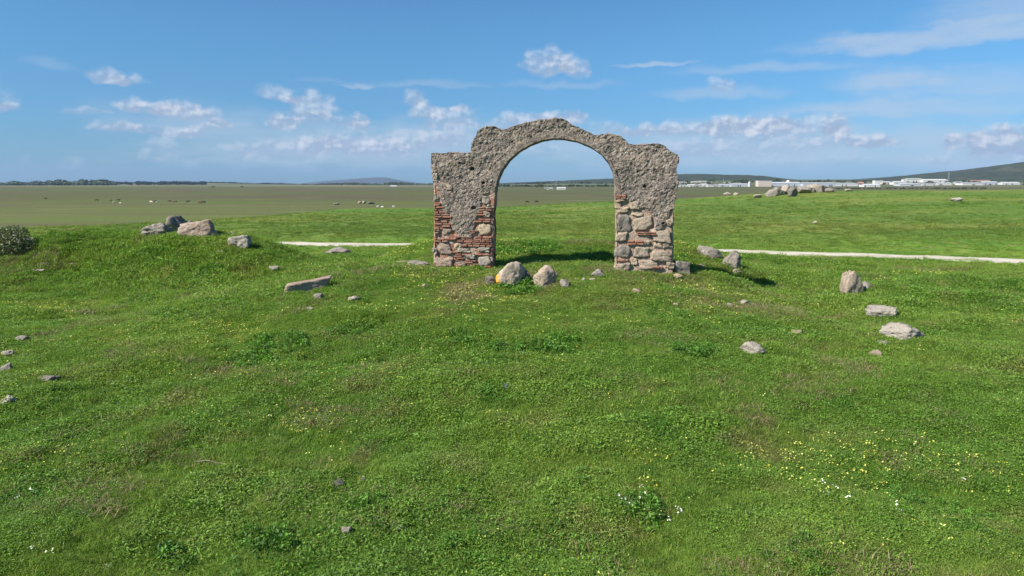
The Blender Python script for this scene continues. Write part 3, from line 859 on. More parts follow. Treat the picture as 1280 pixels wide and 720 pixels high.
stone(480, 512, 323, 333, 't', 'low flat tan rock, left one of two beside the left pier', name='rock', tall=.6, deep=1.2, sub=5)
stone(504, 537, 323, 334, 'g', 'low broken grey rock touching the foot of the left pier', name='rock', tall=.6, deep=1.2, sub=5)
stone(526, 535, 355, 360, 'w', 'tiny pale stone in the grass below the left pier')
# stones around the arch
stone(617, 657, 329, 361, 'o', 'large rounded boulder with orange lichen in front of the arch opening', name='boulder', sub=5, deep=.85, seed=23, ang=.55)
stone(645, 664, 336, 357, 'd', 'dark stone tucked behind the lichened boulder', name='boulder', sub=4).location.y += .35
stone(666, 698, 334, 361, 'l', 'angular pale grey boulder right of the lichened boulder', name='boulder', sub=5, deep=.6, seed=61, taper=.12, lean=-.15, tall=1.05)
stone(606, 619, 345, 357, 'd', 'small dark stone at the left side of the lichened boulder')
stone(700, 713, 350, 361, 'g', 'small grey stone right of the angular pale boulder')
stone(727, 735, 347, 353, 'w', 'tiny whitish stone in the arch opening')
stone(738, 757, 335, 347, 'g', 'low grey rock inside the arch opening near the right pier', tall=.8)
stone(736, 746, 348, 352, 't', 'tiny tan stone in front of the low grey rock in the opening')
stone(843, 864, 326, 344, 'g', 'grey block at the right foot of the right pier', sub=5, box=.5)
stone(842, 854, 343, 350, 't', 'small tan stone just below the block by the right pier')
stone(872, 893, 309, 323, 'g', 'grey pointed rock on the mound behind the right pier', name='rock', sub=5)
stone(885, 906, 313, 326, 'd', 'dark sloping rock beside the grey pointed rock', name='rock', sub=5)
stone(904, 928, 318, 338, 'g', 'upright grey boulder at the right edge of the mound', name='boulder', sub=5, seed=77, sink=.12, tall=1.2, deep=.6, taper=.2)
stone(916, 930, 338, 345, 'w', 'small whitish stone at the foot of the upright grey boulder')
stone(871, 883, 331, 338, 't', 'small tan stone on the mound below the dark sloping rock')
stone(926, 940, 374, 382, 'w', 'small pale stone, right one of a pair below the mound edge')
stone(910, 918, 379, 384, 'w', 'tiny pale stone, left one of a pair below the mound edge')
stone(791, 805, 361, 369, 'p', 'small pinkish stone in dry grass below the right pier')
stone(841, 850, 379, 384, 'p', 'tiny pinkish stone in the grass, lowest below the right pier')
# stones on the right
stone(1053, 1084, 346, 373, 'l', 'upright pale boulder with a pointed top on the right', name='boulder', sub=5, seed=57, sink=.10, taper=.45, lean=-.35, tall=1.35, deep=.6)
stone(1080, 1100, 353, 368, 'g', 'small grey stone leaning behind the upright pale boulder').location.y += .3
stone(1088, 1129, 385, 401, 's', 'pale flat rock below the upright pale boulder', name='rock', sub=5)
stone(1111, 1164, 404, 426, 's', 'wide speckled white rock sloping down to the right', name='rock', sub=5, tilt=9)
stone(928, 966, 428, 446, 's', 'pale wedge shaped rock alone in the grass right of centre', name='rock', sub=5, tilt=8)
stone(989, 1008, 411, 421, 't', 'low tan stone in the grass above the pale wedge shaped rock', tall=.7)
stone(1086, 1104, 438, 447, 'p', 'small pinkish brown stone below the wide speckled rock')
stone(1097, 1121, 424, 432, 'g', 'low grey stone sunk in grass left of the wide speckled rock', tall=.6)
# at the left edge
stone(13, 32, 418, 427, 'g', 'low grey stone, uppermost of those at the left edge', sub=4)
stone(-2, 16, 437, 447, 'w', 'pale stone second from the top at the left edge')
stone(-2, 12, 454, 466, 'g', 'rounded grey stone third from the top at the left edge')
stone(41, 69, 468, 479, 'd', 'broken dark grey rock lying in grass near the left edge', name='rock', sub=5, tall=.6, rough=.14)
stone(-3, 16, 496, 509, 'w', 'pale stone lowest of those at the left edge')
stone(93, 102, 512, 518, 'g', 'tiny grey stone right of the lowest edge stone')
stone(65, 80, 399.5, 403, 'w', 'thin pale flat stone in the grass at the far left', deep=.4)
# clods in the foreground
CL = 'earth clods turned up in the foreground grass'
stone(410, 432, 601, 614, 'd', 'grey earth clod, largest of the group low left of centre', CL, name='earth_clod', rough=.16, tall=1.0, cat='clod', sink=.1)
stone(395, 408, 619, 628, 'd', 'dark earth clod just below the largest grey clod', CL, name='earth_clod', rough=.16, tall=1.0, cat='clod', sink=.1)
stone(449, 461, 596, 604, 'd', 'small dark earth clod up and right of the largest grey clod', CL, name='earth_clod', rough=.16, tall=1.0, cat='clod', sink=.1)
stone(426, 439, 657, 672, 'g', 'upright grey brown earth clod near the bottom of the photo', CL, name='earth_clod', rough=.16, tall=1.0, cat='clod', sink=.1)
stone(487, 507, 656, 669, 'g', 'pale grey earth clod, rightmost of the two near the bottom', CL, name='earth_clod', rough=.16, tall=1.0, cat='clod', sink=.1)
stone(636, 652, 626, 634, 'd', 'dark violet grey earth clod right of the bottom centre', CL, name='earth_clod', rough=.16, tall=1.0, cat='clod', sink=.1)
stone(762, 784, 469, 477, 'g', 'flat grey stone sunk in bright grass below the arch', tall=.6)
# outcrops on the ridge
def far_stone(*a, **k): return stone(*a, **k)
OG = 'grey granite outcrop on the green ridge right of the arch'
for (x0, x1, y0, y1, mt, lb) in [
    (958, 974, 237, 245.5, 'g', 'low grey boulder at the left of the ridge outcrop'),
    (966, 984, 234, 244, 'g', 'sloping grey boulder second from left in the ridge outcrop'),
    (978, 991, 231, 243, 'w', 'tallest pale boulder in the middle of the ridge outcrop'),
    (986, 1000, 234, 246, 'd', 'darker round boulder at the right of the left outcrop cluster'),
    (999, 1018, 233, 241.5, 'g', 'low boulder at the left of the right outcrop cluster'),
    (1008, 1026, 229.5, 240.5, 'w', 'peaked pale boulder in the right outcrop cluster'),
    (1020, 1036, 231, 240.5, 'g', 'grey boulder right of the peaked one in the outcrop'),
    (1032, 1047, 235, 240.5, 'g', 'flat grey boulder at the right end of the outcrop'),
    (942, 954, 243, 247.5, 'w', 'small pale rocks left of the ridge outcrop'),
    (905, 914, 240, 243.5, 'w', 'small pale rock far left on the ridge near the arch'),
    (917, 925, 240.5, 244.5, 'w', 'small pale rock on the ridge between arch and outcrop'),
    (1057, 1068, 236, 239, 'w', 'small whitish rock on the ridge right of the outcrop'),
    (1191, 1205, 247, 252.5, 's', 'white rock alone on the green ridge at the right'),
    (1017, 1023, 276, 280, 's', 'tiny white stone on the green slope below the outcrop')]:
    stone(x0, x1, y0, y1, mt, lb, name='boulder', sub=4, deep=.8, cat='boulder', sink=.15)

# ------------------------------------------------------------------ grass, weeds, flowers
def leaf_mat(name, use_meadow, tones=None, trans=.42, jitter=.4, sheen=.3):
    m = bpy.data.materials.new(name); m.use_nodes = True
    nt = NT(m.node_tree); b = nt.n['Principled BSDF']; out = nt.n['Material Output']
    oi = nt.node('ShaderNodeObjectInfo')
    geo = nt.node('ShaderNodeNewGeometry')
    ri = nt.node('ShaderNodeAttribute', attribute_name='tone').outputs['Fac']
    if use_meadow:
        c = meadow_group(nt)
        c = nt.mix(nt.m('MULTIPLY', oi.outputs['Random'], .45), c, tones[0])
        c = nt.mix(nt.rng(ri, .72, .95, 0, .65), c, tones[1])
    else:
        c = nt.mix(oi.outputs['Random'], tones[0], tones[1])
    k = nt.m('ADD', nt.m('MULTIPLY', ri, jitter * 2), 1 - jitter)
    k = nt.m('MULTIPLY', k, nt.m('ADD', nt.m('MULTIPLY', oi.outputs['Random'], .5), .78))
    cs = nt.v('SCALE', c, (0, 0, 0)); cs.node.inputs['Scale'].default_value = 1; nt.put(cs.node.inputs['Scale'], k)
    nt.put(b.inputs['Base Color'], cs)
    b.inputs['Roughness'].default_value = .55; b.inputs['Specular IOR Level'].default_value = sheen
    tr = nt.node('ShaderNodeBsdfTranslucent'); nt.put(tr.inputs[0], nt.mix(1.0, cs, (1.15, 1.2, .55), 'MULTIPLY'))
    mx = nt.node('ShaderNodeMixShader'); mx.inputs[0].default_value = trans
    nt.l.new(b.outputs[0], mx.inputs[1]); nt.l.new(tr.outputs[0], mx.inputs[2]); nt.l.new(mx.outputs[0], out.inputs['Surface'])
    return m
def plain_mat(name, col, rough=.7, trans=0):
    m, nt, b = new_mat(name); b.inputs['Base Color'].default_value = (*col, 1); b.inputs['Roughness'].default_value = rough
    return m

m_grass = leaf_mat('grass_blades', True, [(0.13, 0.26, 0.026), (0.34, 0.35, 0.10)])
m_herb = leaf_mat('clover_leaves', True, [(0.11, 0.25, 0.025), (0.22, 0.34, 0.06)], sheen=.4)
m_weed = leaf_mat('weed_leaves', False, [(0.075, 0.185, 0.024), (0.125, 0.265, 0.036)], sheen=.4)
m_dry = leaf_mat('dry_stems', False, [(0.30, 0.25, 0.12), (0.20, 0.17, 0.10)], trans=.2)
m_yel = leaf_mat('yellow_petals', False, [(0.58, 0.55, 0.07), (0.62, 0.64, 0.20)], trans=.3, jitter=.15)
m_stem = leaf_mat('flower_stems', False, [(0.09, 0.17, 0.03), (0.12, 0.19, 0.04)])
m_white = leaf_mat('white_petals', False, [(0.78, 0.78, 0.76), (0.80, 0.80, 0.72)], trans=.3, jitter=.1)

def blades(rs, n, rad, lo, hi, wid, lean=.5, droop=.5):
    a = rs.uniform(0, 2 * np.pi, n); r = rad * np.sqrt(rs.rand(n))
    bx, by = r * np.cos(a), r * np.sin(a)
    L = rs.uniform(lo, hi, n) * (1 - .35 * (r / rad) ** 2)
    da = rs.uniform(0, 2 * np.pi, n); ln = rs.uniform(.1, lean, n)
    dx, dy = np.cos(da), np.sin(da)
    fa = rs.uniform(0, 2 * np.pi, n); wx, wy = np.cos(fa) * wid / 2, np.sin(fa) * wid / 2
    V = np.zeros((n, 6, 3))
    for k, (t, wf) in enumerate([(0, 1.0), (.55, .85), (1.0, .12)]):
        hx = (ln * t + droop * t * t * ln) * L
        hzz = L * t * np.sqrt(np.maximum(1 - (ln * (.4 + .5 * t)) ** 2, .1)) - droop * .25 * L * t ** 3
        px, py = bx + dx * hx, by + dy * hx
        V[:, 2 * k] = np.stack([px - wx * wf, py - wy * wf, hzz - (.02 if k == 0 else 0)], -1)
        V[:, 2 * k + 1] = np.stack([px + wx * wf, py + wy * wf, hzz - (.02 if k == 0 else 0)], -1)
    base = (np.arange(n) * 6)[:, None]
    Fc = np.concatenate([base + np.array([0, 1, 3, 2]), base + np.array([2, 3, 5, 4])])
    return V.reshape(-1, 3), Fc, np.repeat(rs.rand(n), 6)

def leaves(rs, n, rad, h0, h1, size, tilt=.6, dome=.5, aspect=1.0):
    a = rs.uniform(0, 2 * np.pi, n); r = rad * np.sqrt(rs.rand(n))
    x, y = r * np.cos(a), r * np.sin(a); z = rs.uniform(h0, h1, n) * (1 - dome * (r / rad) ** 2)
    nrm = np.stack([rs.normal(size=n) * tilt, rs.normal(size=n) * tilt, np.ones(n)], -1); nrm /= np.linalg.norm(nrm, axis=1)[:, None]
    t = rs.normal(size=(n, 3)); t -= (t * nrm).sum(1)[:, None] * nrm; t /= np.linalg.norm(t, axis=1)[:, None]
    b_ = np.cross(nrm, t); s = size * rs.uniform(.6, 1.3, n)[:, None]
    c = np.stack([x, y, z], -1)
    # a folded leaf: two quads along its midrib
    V = np.stack([c - t * s, c - t * s * .1 + b_ * s * .5 * aspect + nrm * s * .15, c + t * s, c - t * s * .1 - b_ * s * .5 * aspect + nrm * s * .15], 1)
    Fc = (np.arange(n) * 4)[:, None] + np.array([0, 1, 2, 3])
    return V.reshape(-1, 3), Fc, np.repeat(rs.rand(n), 4)

def join(parts):
    V, Fc, T, n, M_ = [], [], [], 0, []
    for i, (v, f, t) in enumerate(parts):
        V.append(v); Fc.append(f + n); T.append(t); n += len(v); M_.append(np.full(len(f), i))
    return np.concatenate(V), np.concatenate(Fc), np.concatenate(T), np.concatenate(M_)

def proto(name, parts, mats):
    V, Fc, T, mi_ = join(parts)
    me = raw_mesh(name, V, Fc, False)
    a = me.attributes.new('tone', 'FLOAT', 'POINT'); a.data.foreach_set('value', T.astype(np.float32))
    for m in mats: me.materials.append(m)
    if len(mats) > 1: me.polygons.foreach_set('material_index', mi_.astype(np.int32))
    return bpy.data.objects.new(name, me)

def proto_set(name, objs):
    c = bpy.data.collections.new(name)
    for o in objs: c.objects.link(o)
    return c

def scatter(name, coll, pts, scl, rot, var, label, cat):
    me = bpy.data.meshes.new(name)
    me.vertices.add(len(pts)); me.vertices.foreach_set('co', pts.astype(np.float32).ravel())
    for nm, typ, arr in (('scl', 'FLOAT', scl.astype(np.float32)), ('rotz', 'FLOAT_VECTOR', rot.astype(np.float32).ravel()), ('var', 'INT', var.astype(np.int32))):
        a = me.attributes.new(nm, typ, 'POINT'); a.data.foreach_set('vector' if typ == 'FLOAT_VECTOR' else 'value', arr)
    o = link(name, me)
    g = bpy.data.node_groups.new(name, 'GeometryNodeTree')
    g.interface.new_socket('Geometry', in_out='INPUT', socket_type='NodeSocketGeometry')
    g.interface.new_socket('Geometry', in_out='OUTPUT', socket_type='NodeSocketGeometry')
    gi = g.nodes.new('NodeGroupInput'); go = g.nodes.new('NodeGroupOutput')
    ci = g.nodes.new('GeometryNodeCollectionInfo'); ci.inputs['Collection'].default_value = coll
    ci.inputs['Separate Children'].default_value = True; ci.inputs['Reset Children'].default_value = True
    ip = g.nodes.new('GeometryNodeInstanceOnPoints'); ip.inputs['Pick Instance'].default_value = True
    def att(nm, t):
        n = g.nodes.new('GeometryNodeInputNamedAttribute'); n.data_type = t; n.inputs['Name'].default_value = nm; return n.outputs['Attribute']
    m2p = g.nodes.new('GeometryNodeMeshToPoints')
    g.links.new(gi.outputs[0], m2p.inputs[0]); g.links.new(m2p.outputs[0], ip.inputs['Points'])
    g.links.new(ci.outputs[0], ip.inputs['Instance'])
    g.links.new(att('var', 'INT'), ip.inputs['Instance Index'])
    g.links.new(att('rotz', 'FLOAT_VECTOR'), ip.inputs['Rotation'])
    g.links.new(att('scl', 'FLOAT'), ip.inputs['Scale'])
    g.links.new(ip.outputs[0], go.inputs[0])
    md = o.modifiers.new('scatter', 'NODES'); md.node_group = g
    tag(o, label, cat, kind='stuff')
    return o

rs = np.random.RandomState(11)
def sector(n, r0, r1, half=44):
    """random ground points in a wedge in front of the camera, even per square metre"""
    r = np.sqrt(rs.uniform(r0 * r0, r1 * r1, n)); a = np.radians(rs.uniform(-half, half, n))
    return r * np.sin(a), r * np.cos(a)
def keep_clear(x, y, track=True):
    k = np.ones(len(x), bool)
    if track: k &= np.abs(y - path_y(x)) > 1.0 + .7 * vnoise(x * 1.3, y * 1.3)
    u = (x - AX) * cA + (y - AY) * sA; v = -(x - AX) * sA + (y - AY) * cA
    pl_ = ((u > wall_uv(541, 300)[0]) & (u < uL1)) | ((u > wall_uv(769, 300)[0]) & (u < wall_uv(842, 300)[0]))
    k &= ~(pl_ & (v > .03) & (v < THICK - .05))
    for (sx, sy, a, b_) in DARK_PLACES:
        k &= ((x - sx) / (a * .72)) ** 2 + ((y - sy) / (b_ * .72)) ** 2 > 1
    return k
def finish(x, y, scl, nvar, tilt=.12, dz=0.0):
    z = height(x, y) + dz
    rot = np.stack([rs.normal(size=len(x)) * tilt, rs.normal(size=len(x)) * tilt, rs.uniform(0, 6.283, len(x))], -1)
    return np.stack([x, y, z], -1), scl, rot, rs.randint(0, nvar, len(x))

# how lush the meadow is at a place: 0 short and dry, 1 tall and dark
def lush(x, y):
    v = fbm(x / 2.6, y / 2.6, octs=3, seed=91) * 1.1 + fbm(x / 9, y / 9, octs=2, seed=92) * .6
    return np.clip(.5 + v, 0, 1)

PR = np.random.RandomState(5)
grass_set = proto_set('grass_tufts', [proto('grass_tuft', [blades(PR, 70, .15, .035, .10, .0065, .9, .9)], [m_grass]) for _ in range(5)] + [proto('tall_grass_tuft', [blades(PR, 26, .13, .09, .19, .0055, 1.0, 1.3)], [m_grass]) for _ in range(2)])
herb_set = proto_set('herb_tufts', [proto('herb_tuft', [leaves(PR, k_, .14, .010, h_, z_, .6)], [m_herb]) for k_, h_, z_ in ((90, .055, .011), (75, .07, .014), (110, .045, .009), (60, .08, .016))])

Xs, Ys, Ss = [], [], []
for (n, r0, r1, s0) in ((20000, 3.5, 10, .85), (52000, 10, 20, 1.15), (42000, 20, 36, 1.75), (22000, 36, 62, 2.4), (26000, 62, 125, 3.6)):
    x, y = sector(n, r0, r1); k = keep_clear(x, y); x, y = x[k], y[k]
    l = lush(x, y)
    Xs.append(x); Ys.append(y); Ss.append(s0 * (.55 + .75 * l) * rs.uniform(.7, 1.25, len(x)))
x, y, s = map(np.concatenate, (Xs, Ys, Ss))
s = np.where((y > 30), s * .62, s); q_ = (y < 60) | (rs.rand(len(y)) > (np.hypot(x, y) - 55) / 70) & ((x > -40) | (y < 75)); x, y, s = x[q_], y[q_], s[q_]
scatter('meadow_grass', grass_set, *finish(x, y, s, 7), 'short green meadow grass covering the foreground and the mound', 'grass')

Xs, Ys, Ss = [], [], []
for (n, r0, r1, s0) in ((15000, 3.5, 10, .9), (34000, 10, 20, 1.2), (18000, 20, 34, 1.8)):
    x, y = sector(n, r0, r1); k = keep_clear(x, y) & (vnoise(x / .9, y / .9, seed=77) + .5 > .30); x, y = x[k], y[k]
    l = lush(x, y)
    Xs.append(x); Ys.append(y); Ss.append(s0 * (.6 + .8 * l) * rs.uniform(.7, 1.3, len(x)))
x, y, s = map(np.concatenate, (Xs, Ys, Ss))
scatter('clover_cover', herb_set, *finish(x, y, s, 4), 'low leafy clover and herbs growing through the meadow grass', 'ground cover')

# taller grass left ungrazed round the feet of the stones
RX, RY, RS_ = [], [], []
for (sx, sy, a, b_) in DARK_PLACES:
    if sy > 36 or a < .06: continue
    n = int(26 + 60 * a); t_ = rs.uniform(0, 6.283, n); kr = rs.uniform(.82, 1.25, n)
    RX.append(sx + a * kr * np.cos(t_)); RY.append(sy + b_ * kr * np.sin(t_)); RS_.append(np.full(n, .75 + min(a, .6) * .9) * rs.uniform(.6, 1.2, n))
x, y, s = map(np.concatenate, (RX, RY, RS_)); k = keep_clear(x, y); x, y, s = x[k], y[k], s[k]
scatter('grass_round_stones', grass_set, *finish(x, y, s, 7), 'longer grass growing round the feet of the fallen stones', 'grass')

# lush darker weeds in clumps
weed_set = proto_set('weeds', [proto('weed', [leaves(PR, 85, .17, .03, .22, .034, .8, .6, .9), blades(PR, 16, .12, .10, .24, .010, .7, .5)], [m_weed, m_weed]) for _ in range(4)])
WX, WY, WS = [], [], []
def weeds_at(px, py, wpx, n, s, dy=1.0, flat=1.0):
    c = hit(px, py); w_ = wpx / F * c.y / 2
    a = rs.uniform(0, 6.283, n); r = np.sqrt(rs.rand(n))
    WX.append(c.x + w_ * r * np.cos(a)); WY.append(c.y + w_ * dy * r * np.sin(a)); WS.append(s * rs.uniform(.6, 1.25, n))
for q in [(655, 312, 90, 130, .95, .6), (735, 318, 60, 40, .7, .8), (640, 360, 46, 26, 1.0, .35), (655, 366, 50, 26, .9, .4), (240, 352, 90, 90, .9, .9), (250, 392, 110, 90, .8, .9),
          (180, 378, 60, 30, .8, .9), (60, 305, 80, 30, .8, .8), (100, 303, 50, 16, .6, .8), (640, 438, 60, 40, .8, 1), (700, 436, 60, 40, .8, 1), (590, 425, 50, 26, .8, 1),
          (440, 420, 60, 40, .8, 1), (350, 430, 70, 44, .8, 1), (310, 455, 60, 30, .75, 1), (870, 440, 60, 36, .75, 1), (830, 395, 70, 36, .75, .8), (1050, 410, 60, 30, .7, .8),
          (20, 630, 90, 34, 0.54, 1), (590, 690, 90, 26, 0.48, 1), (700, 700, 140, 40, 0.48, 1), (1190, 650, 120, 36, 0.48, 1), (1120, 620, 80, 24, 0.42, 1), (800, 640, 70, 18, .7, 1),
          (930, 360, 70, 30, .6, .6), (600, 338, 20, 8, .7, .5), (535, 340, 24, 8, .7, .5), (848, 338, 24, 8, .7, .5), (860, 330, 50, 20, .8, 1), (430, 375, 70, 24, .6, 1),
          (780, 345, 120, 14, .45, .4), (575, 341, 80, 10, .5, .3), (325, 690, 70, 18, .8, 1), (225, 700, 60, 12, .7, 1), (1000, 700, 90, 20, 0.48, 1), (460, 640, 60, 14, .7, 1)]:
    weeds_at(*q)
x, y = sector(9000, 5, 34); k = (lush(x, y) > .80); x, y = x[k], y[k]
WX.append(x); WY.append(y); WS.append(.50 * rs.uniform(.6, 1.4, len(x)))
x, y, s = map(np.concatenate, (WX, WY, WS)); k = keep_clear(x, y); x, y, s = x[k], y[k], s[k]
scatter('lush_weeds', weed_set, *finish(x, y, s, 4), 'darker lush leafy weeds standing in clumps in the meadow', 'weeds')

# dry wisps
dry_set = proto_set('dry_wisps', [proto('dry_wisp', [blades(PR, 26, .12, .03, .12, .005, 1.0, 1.0)], [m_dry]) for _ in range(3)])
x, y = sector(42000, 4, 34); k = keep_clear(x, y)
dd = fbm(x / 1.3, y / 1.3, octs=3, seed=55) + .3 * np.exp(-((x - 2.5) / 6) ** 2 - ((y - 19.5) / 3.0) ** 2)
k &= (dd > .31); x, y = x[k], y[k]
scatter('dry_grass', dry_set, *finish(x, y, rs.uniform(.7, 1.5, len(x)) * (1 + y / 40), 3), 'brownish dry grass wisps in worn patches of the meadow', 'dry grass')

# yellow flowers in drifts
def flower(rs, n, rad, h, sz):
    bl = blades(rs, n, rad, h * .8, h, .004, .25, .1)
    tips = bl[0].reshape(n, 6, 3)[:, 4]
    V, Fc, T = [], [], []
    for i, c in enumerate(tips):
        s_ = sz * rs.uniform(.7, 1.2); tl = rs.normal(size=2) * .35
        ring_ = [[c[0] + s_ * math.cos(a) * (1 if j % 2 else .62), c[1] + s_ * math.sin(a) * (1 if j % 2 else .62), c[2] + s_ * (tl[0] * math.cos(a) + tl[1] * math.sin(a)) + .004] for j, a in enumerate(np.linspace(0, 2 * np.pi, 9)[:-1])]
        b0 = len(V); V += [[c[0], c[1], c[2] - .003]] + ring_; T += [.5 + .5 * rs.rand()] * 9
        for j in range(0, 8, 2): Fc.append([b0, b0 + 1 + j, b0 + 2 + j, b0 + 1 + (j + 2) % 8])
    return (np.array(V), np.array(Fc), np.array(T)), bl
def flower_proto(name, mat, n, rad, h, sz):
    a, b_ = flower(PR, n, rad, h, sz); return proto(name, [a, b_], [mat, m_stem])
yel_set = proto_set('yellow_flower_sprigs', [flower_proto('yellow_sprig', m_yel, n, .10, .12, .0135) for n in (2, 3, 4, 5)])
x, y = sector(50000, 4.5, 33)
dn = fbm(x / 2.2, y / 2.2, octs=4, seed=66) + .10 * np.exp(-((x + 4) / 5) ** 2 - ((y - 16) / 5) ** 2) + .07 * (y > 9) - .12 * (y < 8.5)
for (px, py, rpx, am) in [(450, 330, 80, .35), (420, 395, 60, .25), (190, 500, 120, .25), (130, 540, 120, .15), (870, 470, 120, .08), (1130, 440, 110, .12), (470, 490, 60, .15), (1180, 390, 120, .12), (700, 560, 140, .05)]:
    c = hit(px, py); w_ = rpx / F * c.y
    dn += am * np.exp(-((x - c.x) / w_) ** 2 - ((y - c.y) / w_) ** 2)
k = keep_clear(x, y) & (dn * .75 + .50 * rs.rand(len(x)) > .62); x, y = x[k], y[k]
scatter('yellow_wildflowers', yel_set, *finish(x, y, rs.uniform(.55, 1.0, len(x)) * (1 + np.maximum(y - 12, 0) / 28), 4), 'small yellow wildflowers scattered in drifts through the grass', 'wildflowers')
print('yellow', len(x), 'weeds', len(s))

# the few white ones, countable
def white_flower(px, py, sc=1.0, label=None, k=[0]):
    g = hit(px, py); a, b_ = flower(PR, 4, .035, .13, .011)
    g = hit(px, py + .10 * F / max(g.y, 1))
    t = empty('white_flower_sprig', (g.x, g.y, g.z), PR.uniform(0, 6))
    tag(t, label or 'small white wildflower in the foreground grass', 'wildflower', 'white wildflowers in the grass')
    for nm, q, mt in (('petals', a, m_white), ('stem', b_, m_stem)):
        me = raw_mesh(nm, q[0], q[1]); at_ = me.attributes.new('tone', 'FLOAT', 'POINT'); at_.data.foreach_set('value', np.array(q[2], np.float32))
        o = link(nm, me, mt, t); o.scale = (sc,) * 3
def wl(px, py):
    if px < 50 and py < 640: return 'white wildflower in the dark weeds at the left edge, %s of two' % ('left' if px < 30 else 'right')
    if py > 680: return {63: 'bright white wildflower nearest the bottom left corner', 42: 'small white wildflower up and left of the corner one', 135: 'lone white wildflower at the bottom right of the corner ones'}[px]
    if py < 400: return 'white wildflower in the grass far left, %s of a close pair' % ('left' if px < 109 else 'right')
    if px in (561, 337, 371, 1204): return {561: 'lone white wildflower below the left pier', 337: 'lone white wildflower left of centre, left of two', 371: 'lone white wildflower left of centre, right of two', 1204: 'lone white wildflower near the right edge'}[px]
    if px < 815: return 'white wildflower of the cluster right of the bottom centre'
    if px < 900: return 'white wildflower of the smaller group just right of the biggest cluster'
    return 'white wildflower of the loose group at lower right'
for (px, py) in [(801, 606), (788, 630), (801, 624), (807, 617), (774, 620), (781, 621), (824, 641), (837, 647), (848, 634), (851, 640), (24, 619), (41, 614), (63, 693), (42, 682), (1027, 601), (1032, 615), (1044, 608), (1060, 622), (1117, 627), (1122, 634),
                 (1204, 596), (111, 389), (107, 391), (561, 412), (337, 518), (371, 524), (135, 706)]:
    white_flower(px, py, PR.uniform(.9, 1.3), wl(px, py))
# one blue flower spike
g = hit(632, 494); t = empty('blue_flower', g)
tag(t, 'small blue flower spike on dark earth below the arch', 'wildflower')
m_blue = leaf_mat('blue_petals', False, [(0.14, 0.16, 0.62), (0.20, 0.20, 0.60)], jitter=.2)
for nm, q, mt in (('petals', leaves(PR, 26, .022, .13, .22, .012, 1.2, 0), m_blue), ('stem', blades(PR, 7, .05, .10, .16, .007, .3, .1), m_stem)):
    me = raw_mesh(nm, q[0], q[1]); at_ = me.attributes.new('tone', 'FLOAT', 'POINT'); at_.data.foreach_set('value', np.array(q[2], np.float32)); link(nm, me, mt, t)
# a dry twig
g = hit(266, 584)
q = np.array([[-.26, 0, .06], [-.1, .02, .085], [.08, -.01, .07], [.28, .03, .05]])
V = []; 
for i, c in enumerate(q):
    r_ = .006 - .0011 * i
    for a in range(6): V.append([c[0], c[1] + r_ * math.cos(a * 1.047), c[2] + r_ * math.sin(a * 1.047)])
Fc = [[i * 6 + a, i * 6 + (a + 1) % 6, (i + 1) * 6 + (a + 1) % 6, (i + 1) * 6 + a] for i in range(3) for a in range(6)]
tw = link('dry_twig', raw_mesh('dry_twig', V, Fc, True), plain_mat('dry_wood', (.30, .26, .19)))
tw.location = g; tw.rotation_euler = (0, 0, R(-8)); tag(tw, 'thin pale dry twig lying in the grass at lower left', 'twig')

# ------------------------------------------------------------------ grey bush at the left edge
m_bush = leaf_mat('bush_leaves', False, [(0.17, 0.20, 0.11), (0.10, 0.14, 0.06)], trans=.25)
m_bark = plain_mat('bark', (.16, .13, .10), .95)
def leaf_cloud(rs_, blobs, n, size, thin=1.0):
    V, T = [], []
    for _ in range(n):
        c, r = blobs[rs_.randint(len(blobs))]
        d = rs_.normal(size=3); d /= np.linalg.norm(d); q = np.array(c) + d * np.array(r) * rs_.uniform(.55, 1.08) ** .6
        a = rs_.normal(size=3); a /= np.linalg.norm(a); b_ = np.cross(a, rs_.normal(size=3)); b_ /= np.linalg.norm(b_)
        s = size * rs_.uniform(.6, 1.4)
        V += [q - a * s, q + b_ * s * .5 * thin, q + a * s, q - b_ * s * .5 * thin]; T += [rs_.rand()] * 4
    return np.array(V), np.arange(len(V)).reshape(-1, 4), np.array(T)
def mesh_tone(name, q, mat, parent):
    me = raw_mesh(name, q[0], q[1]); a = me.attributes.new('tone', 'FLOAT', 'POINT'); a.data.foreach_set('value', np.array(q[2], np.float32))
    return link(name, me, mat, parent)
def tube(pts, r0, r1, k=6):
    pts = np.array(pts, float); V = []
    for i, c in enumerate(pts):
        t = pts[min(i + 1, len(pts) - 1)] - pts[max(i - 1, 0)]; t /= np.linalg.norm(t) + 1e-9
        u = np.cross(t, [0.3, .9, .1]); u /= np.linalg.norm(u); w_ = np.cross(t, u); r_ = r0 + (r1 - r0) * i / (len(pts) - 1)
        for a in range(k): V.append(c + r_ * (u * math.cos(a * 6.2832 / k) + w_ * math.sin(a * 6.2832 / k)))
    Fc = [[i * k + a, i * k + (a + 1) % k, (i + 1) * k + (a + 1) % k, (i + 1) * k + a] for i in range(len(pts) - 1) for a in range(k)]
    return np.array(V), np.array(Fc), np.zeros(len(V))
br = np.random.RandomState(21)
g = hit(8, 322); bush = empty('bush', g); tag(bush, 'dense grey green bush at the left end of the grassy bank', 'bush')
blobs = [((-.3, .3, .55), (.7, .6, .5)), ((.25, .2, .45), (.55, .5, .42)), ((.55, .3, .3), (.4, .4, .3)), ((-.8, .4, .6), (.6, .6, .5)), ((0, .5, .75), (.5, .45, .35))]
mesh_tone('foliage', leaf_cloud(br, blobs, 5200, .042), m_bush, bush)
st_ = [tube([(0, .3, 0), (br.uniform(-.3, .3), .3, .35), (br.uniform(-.8, .6), br.uniform(0, .7), .8)], .022, .006) for _ in range(7)]
sj = join(st_); mesh_tone('stems', (sj[0], sj[1], sj[2]), m_bark, bush)

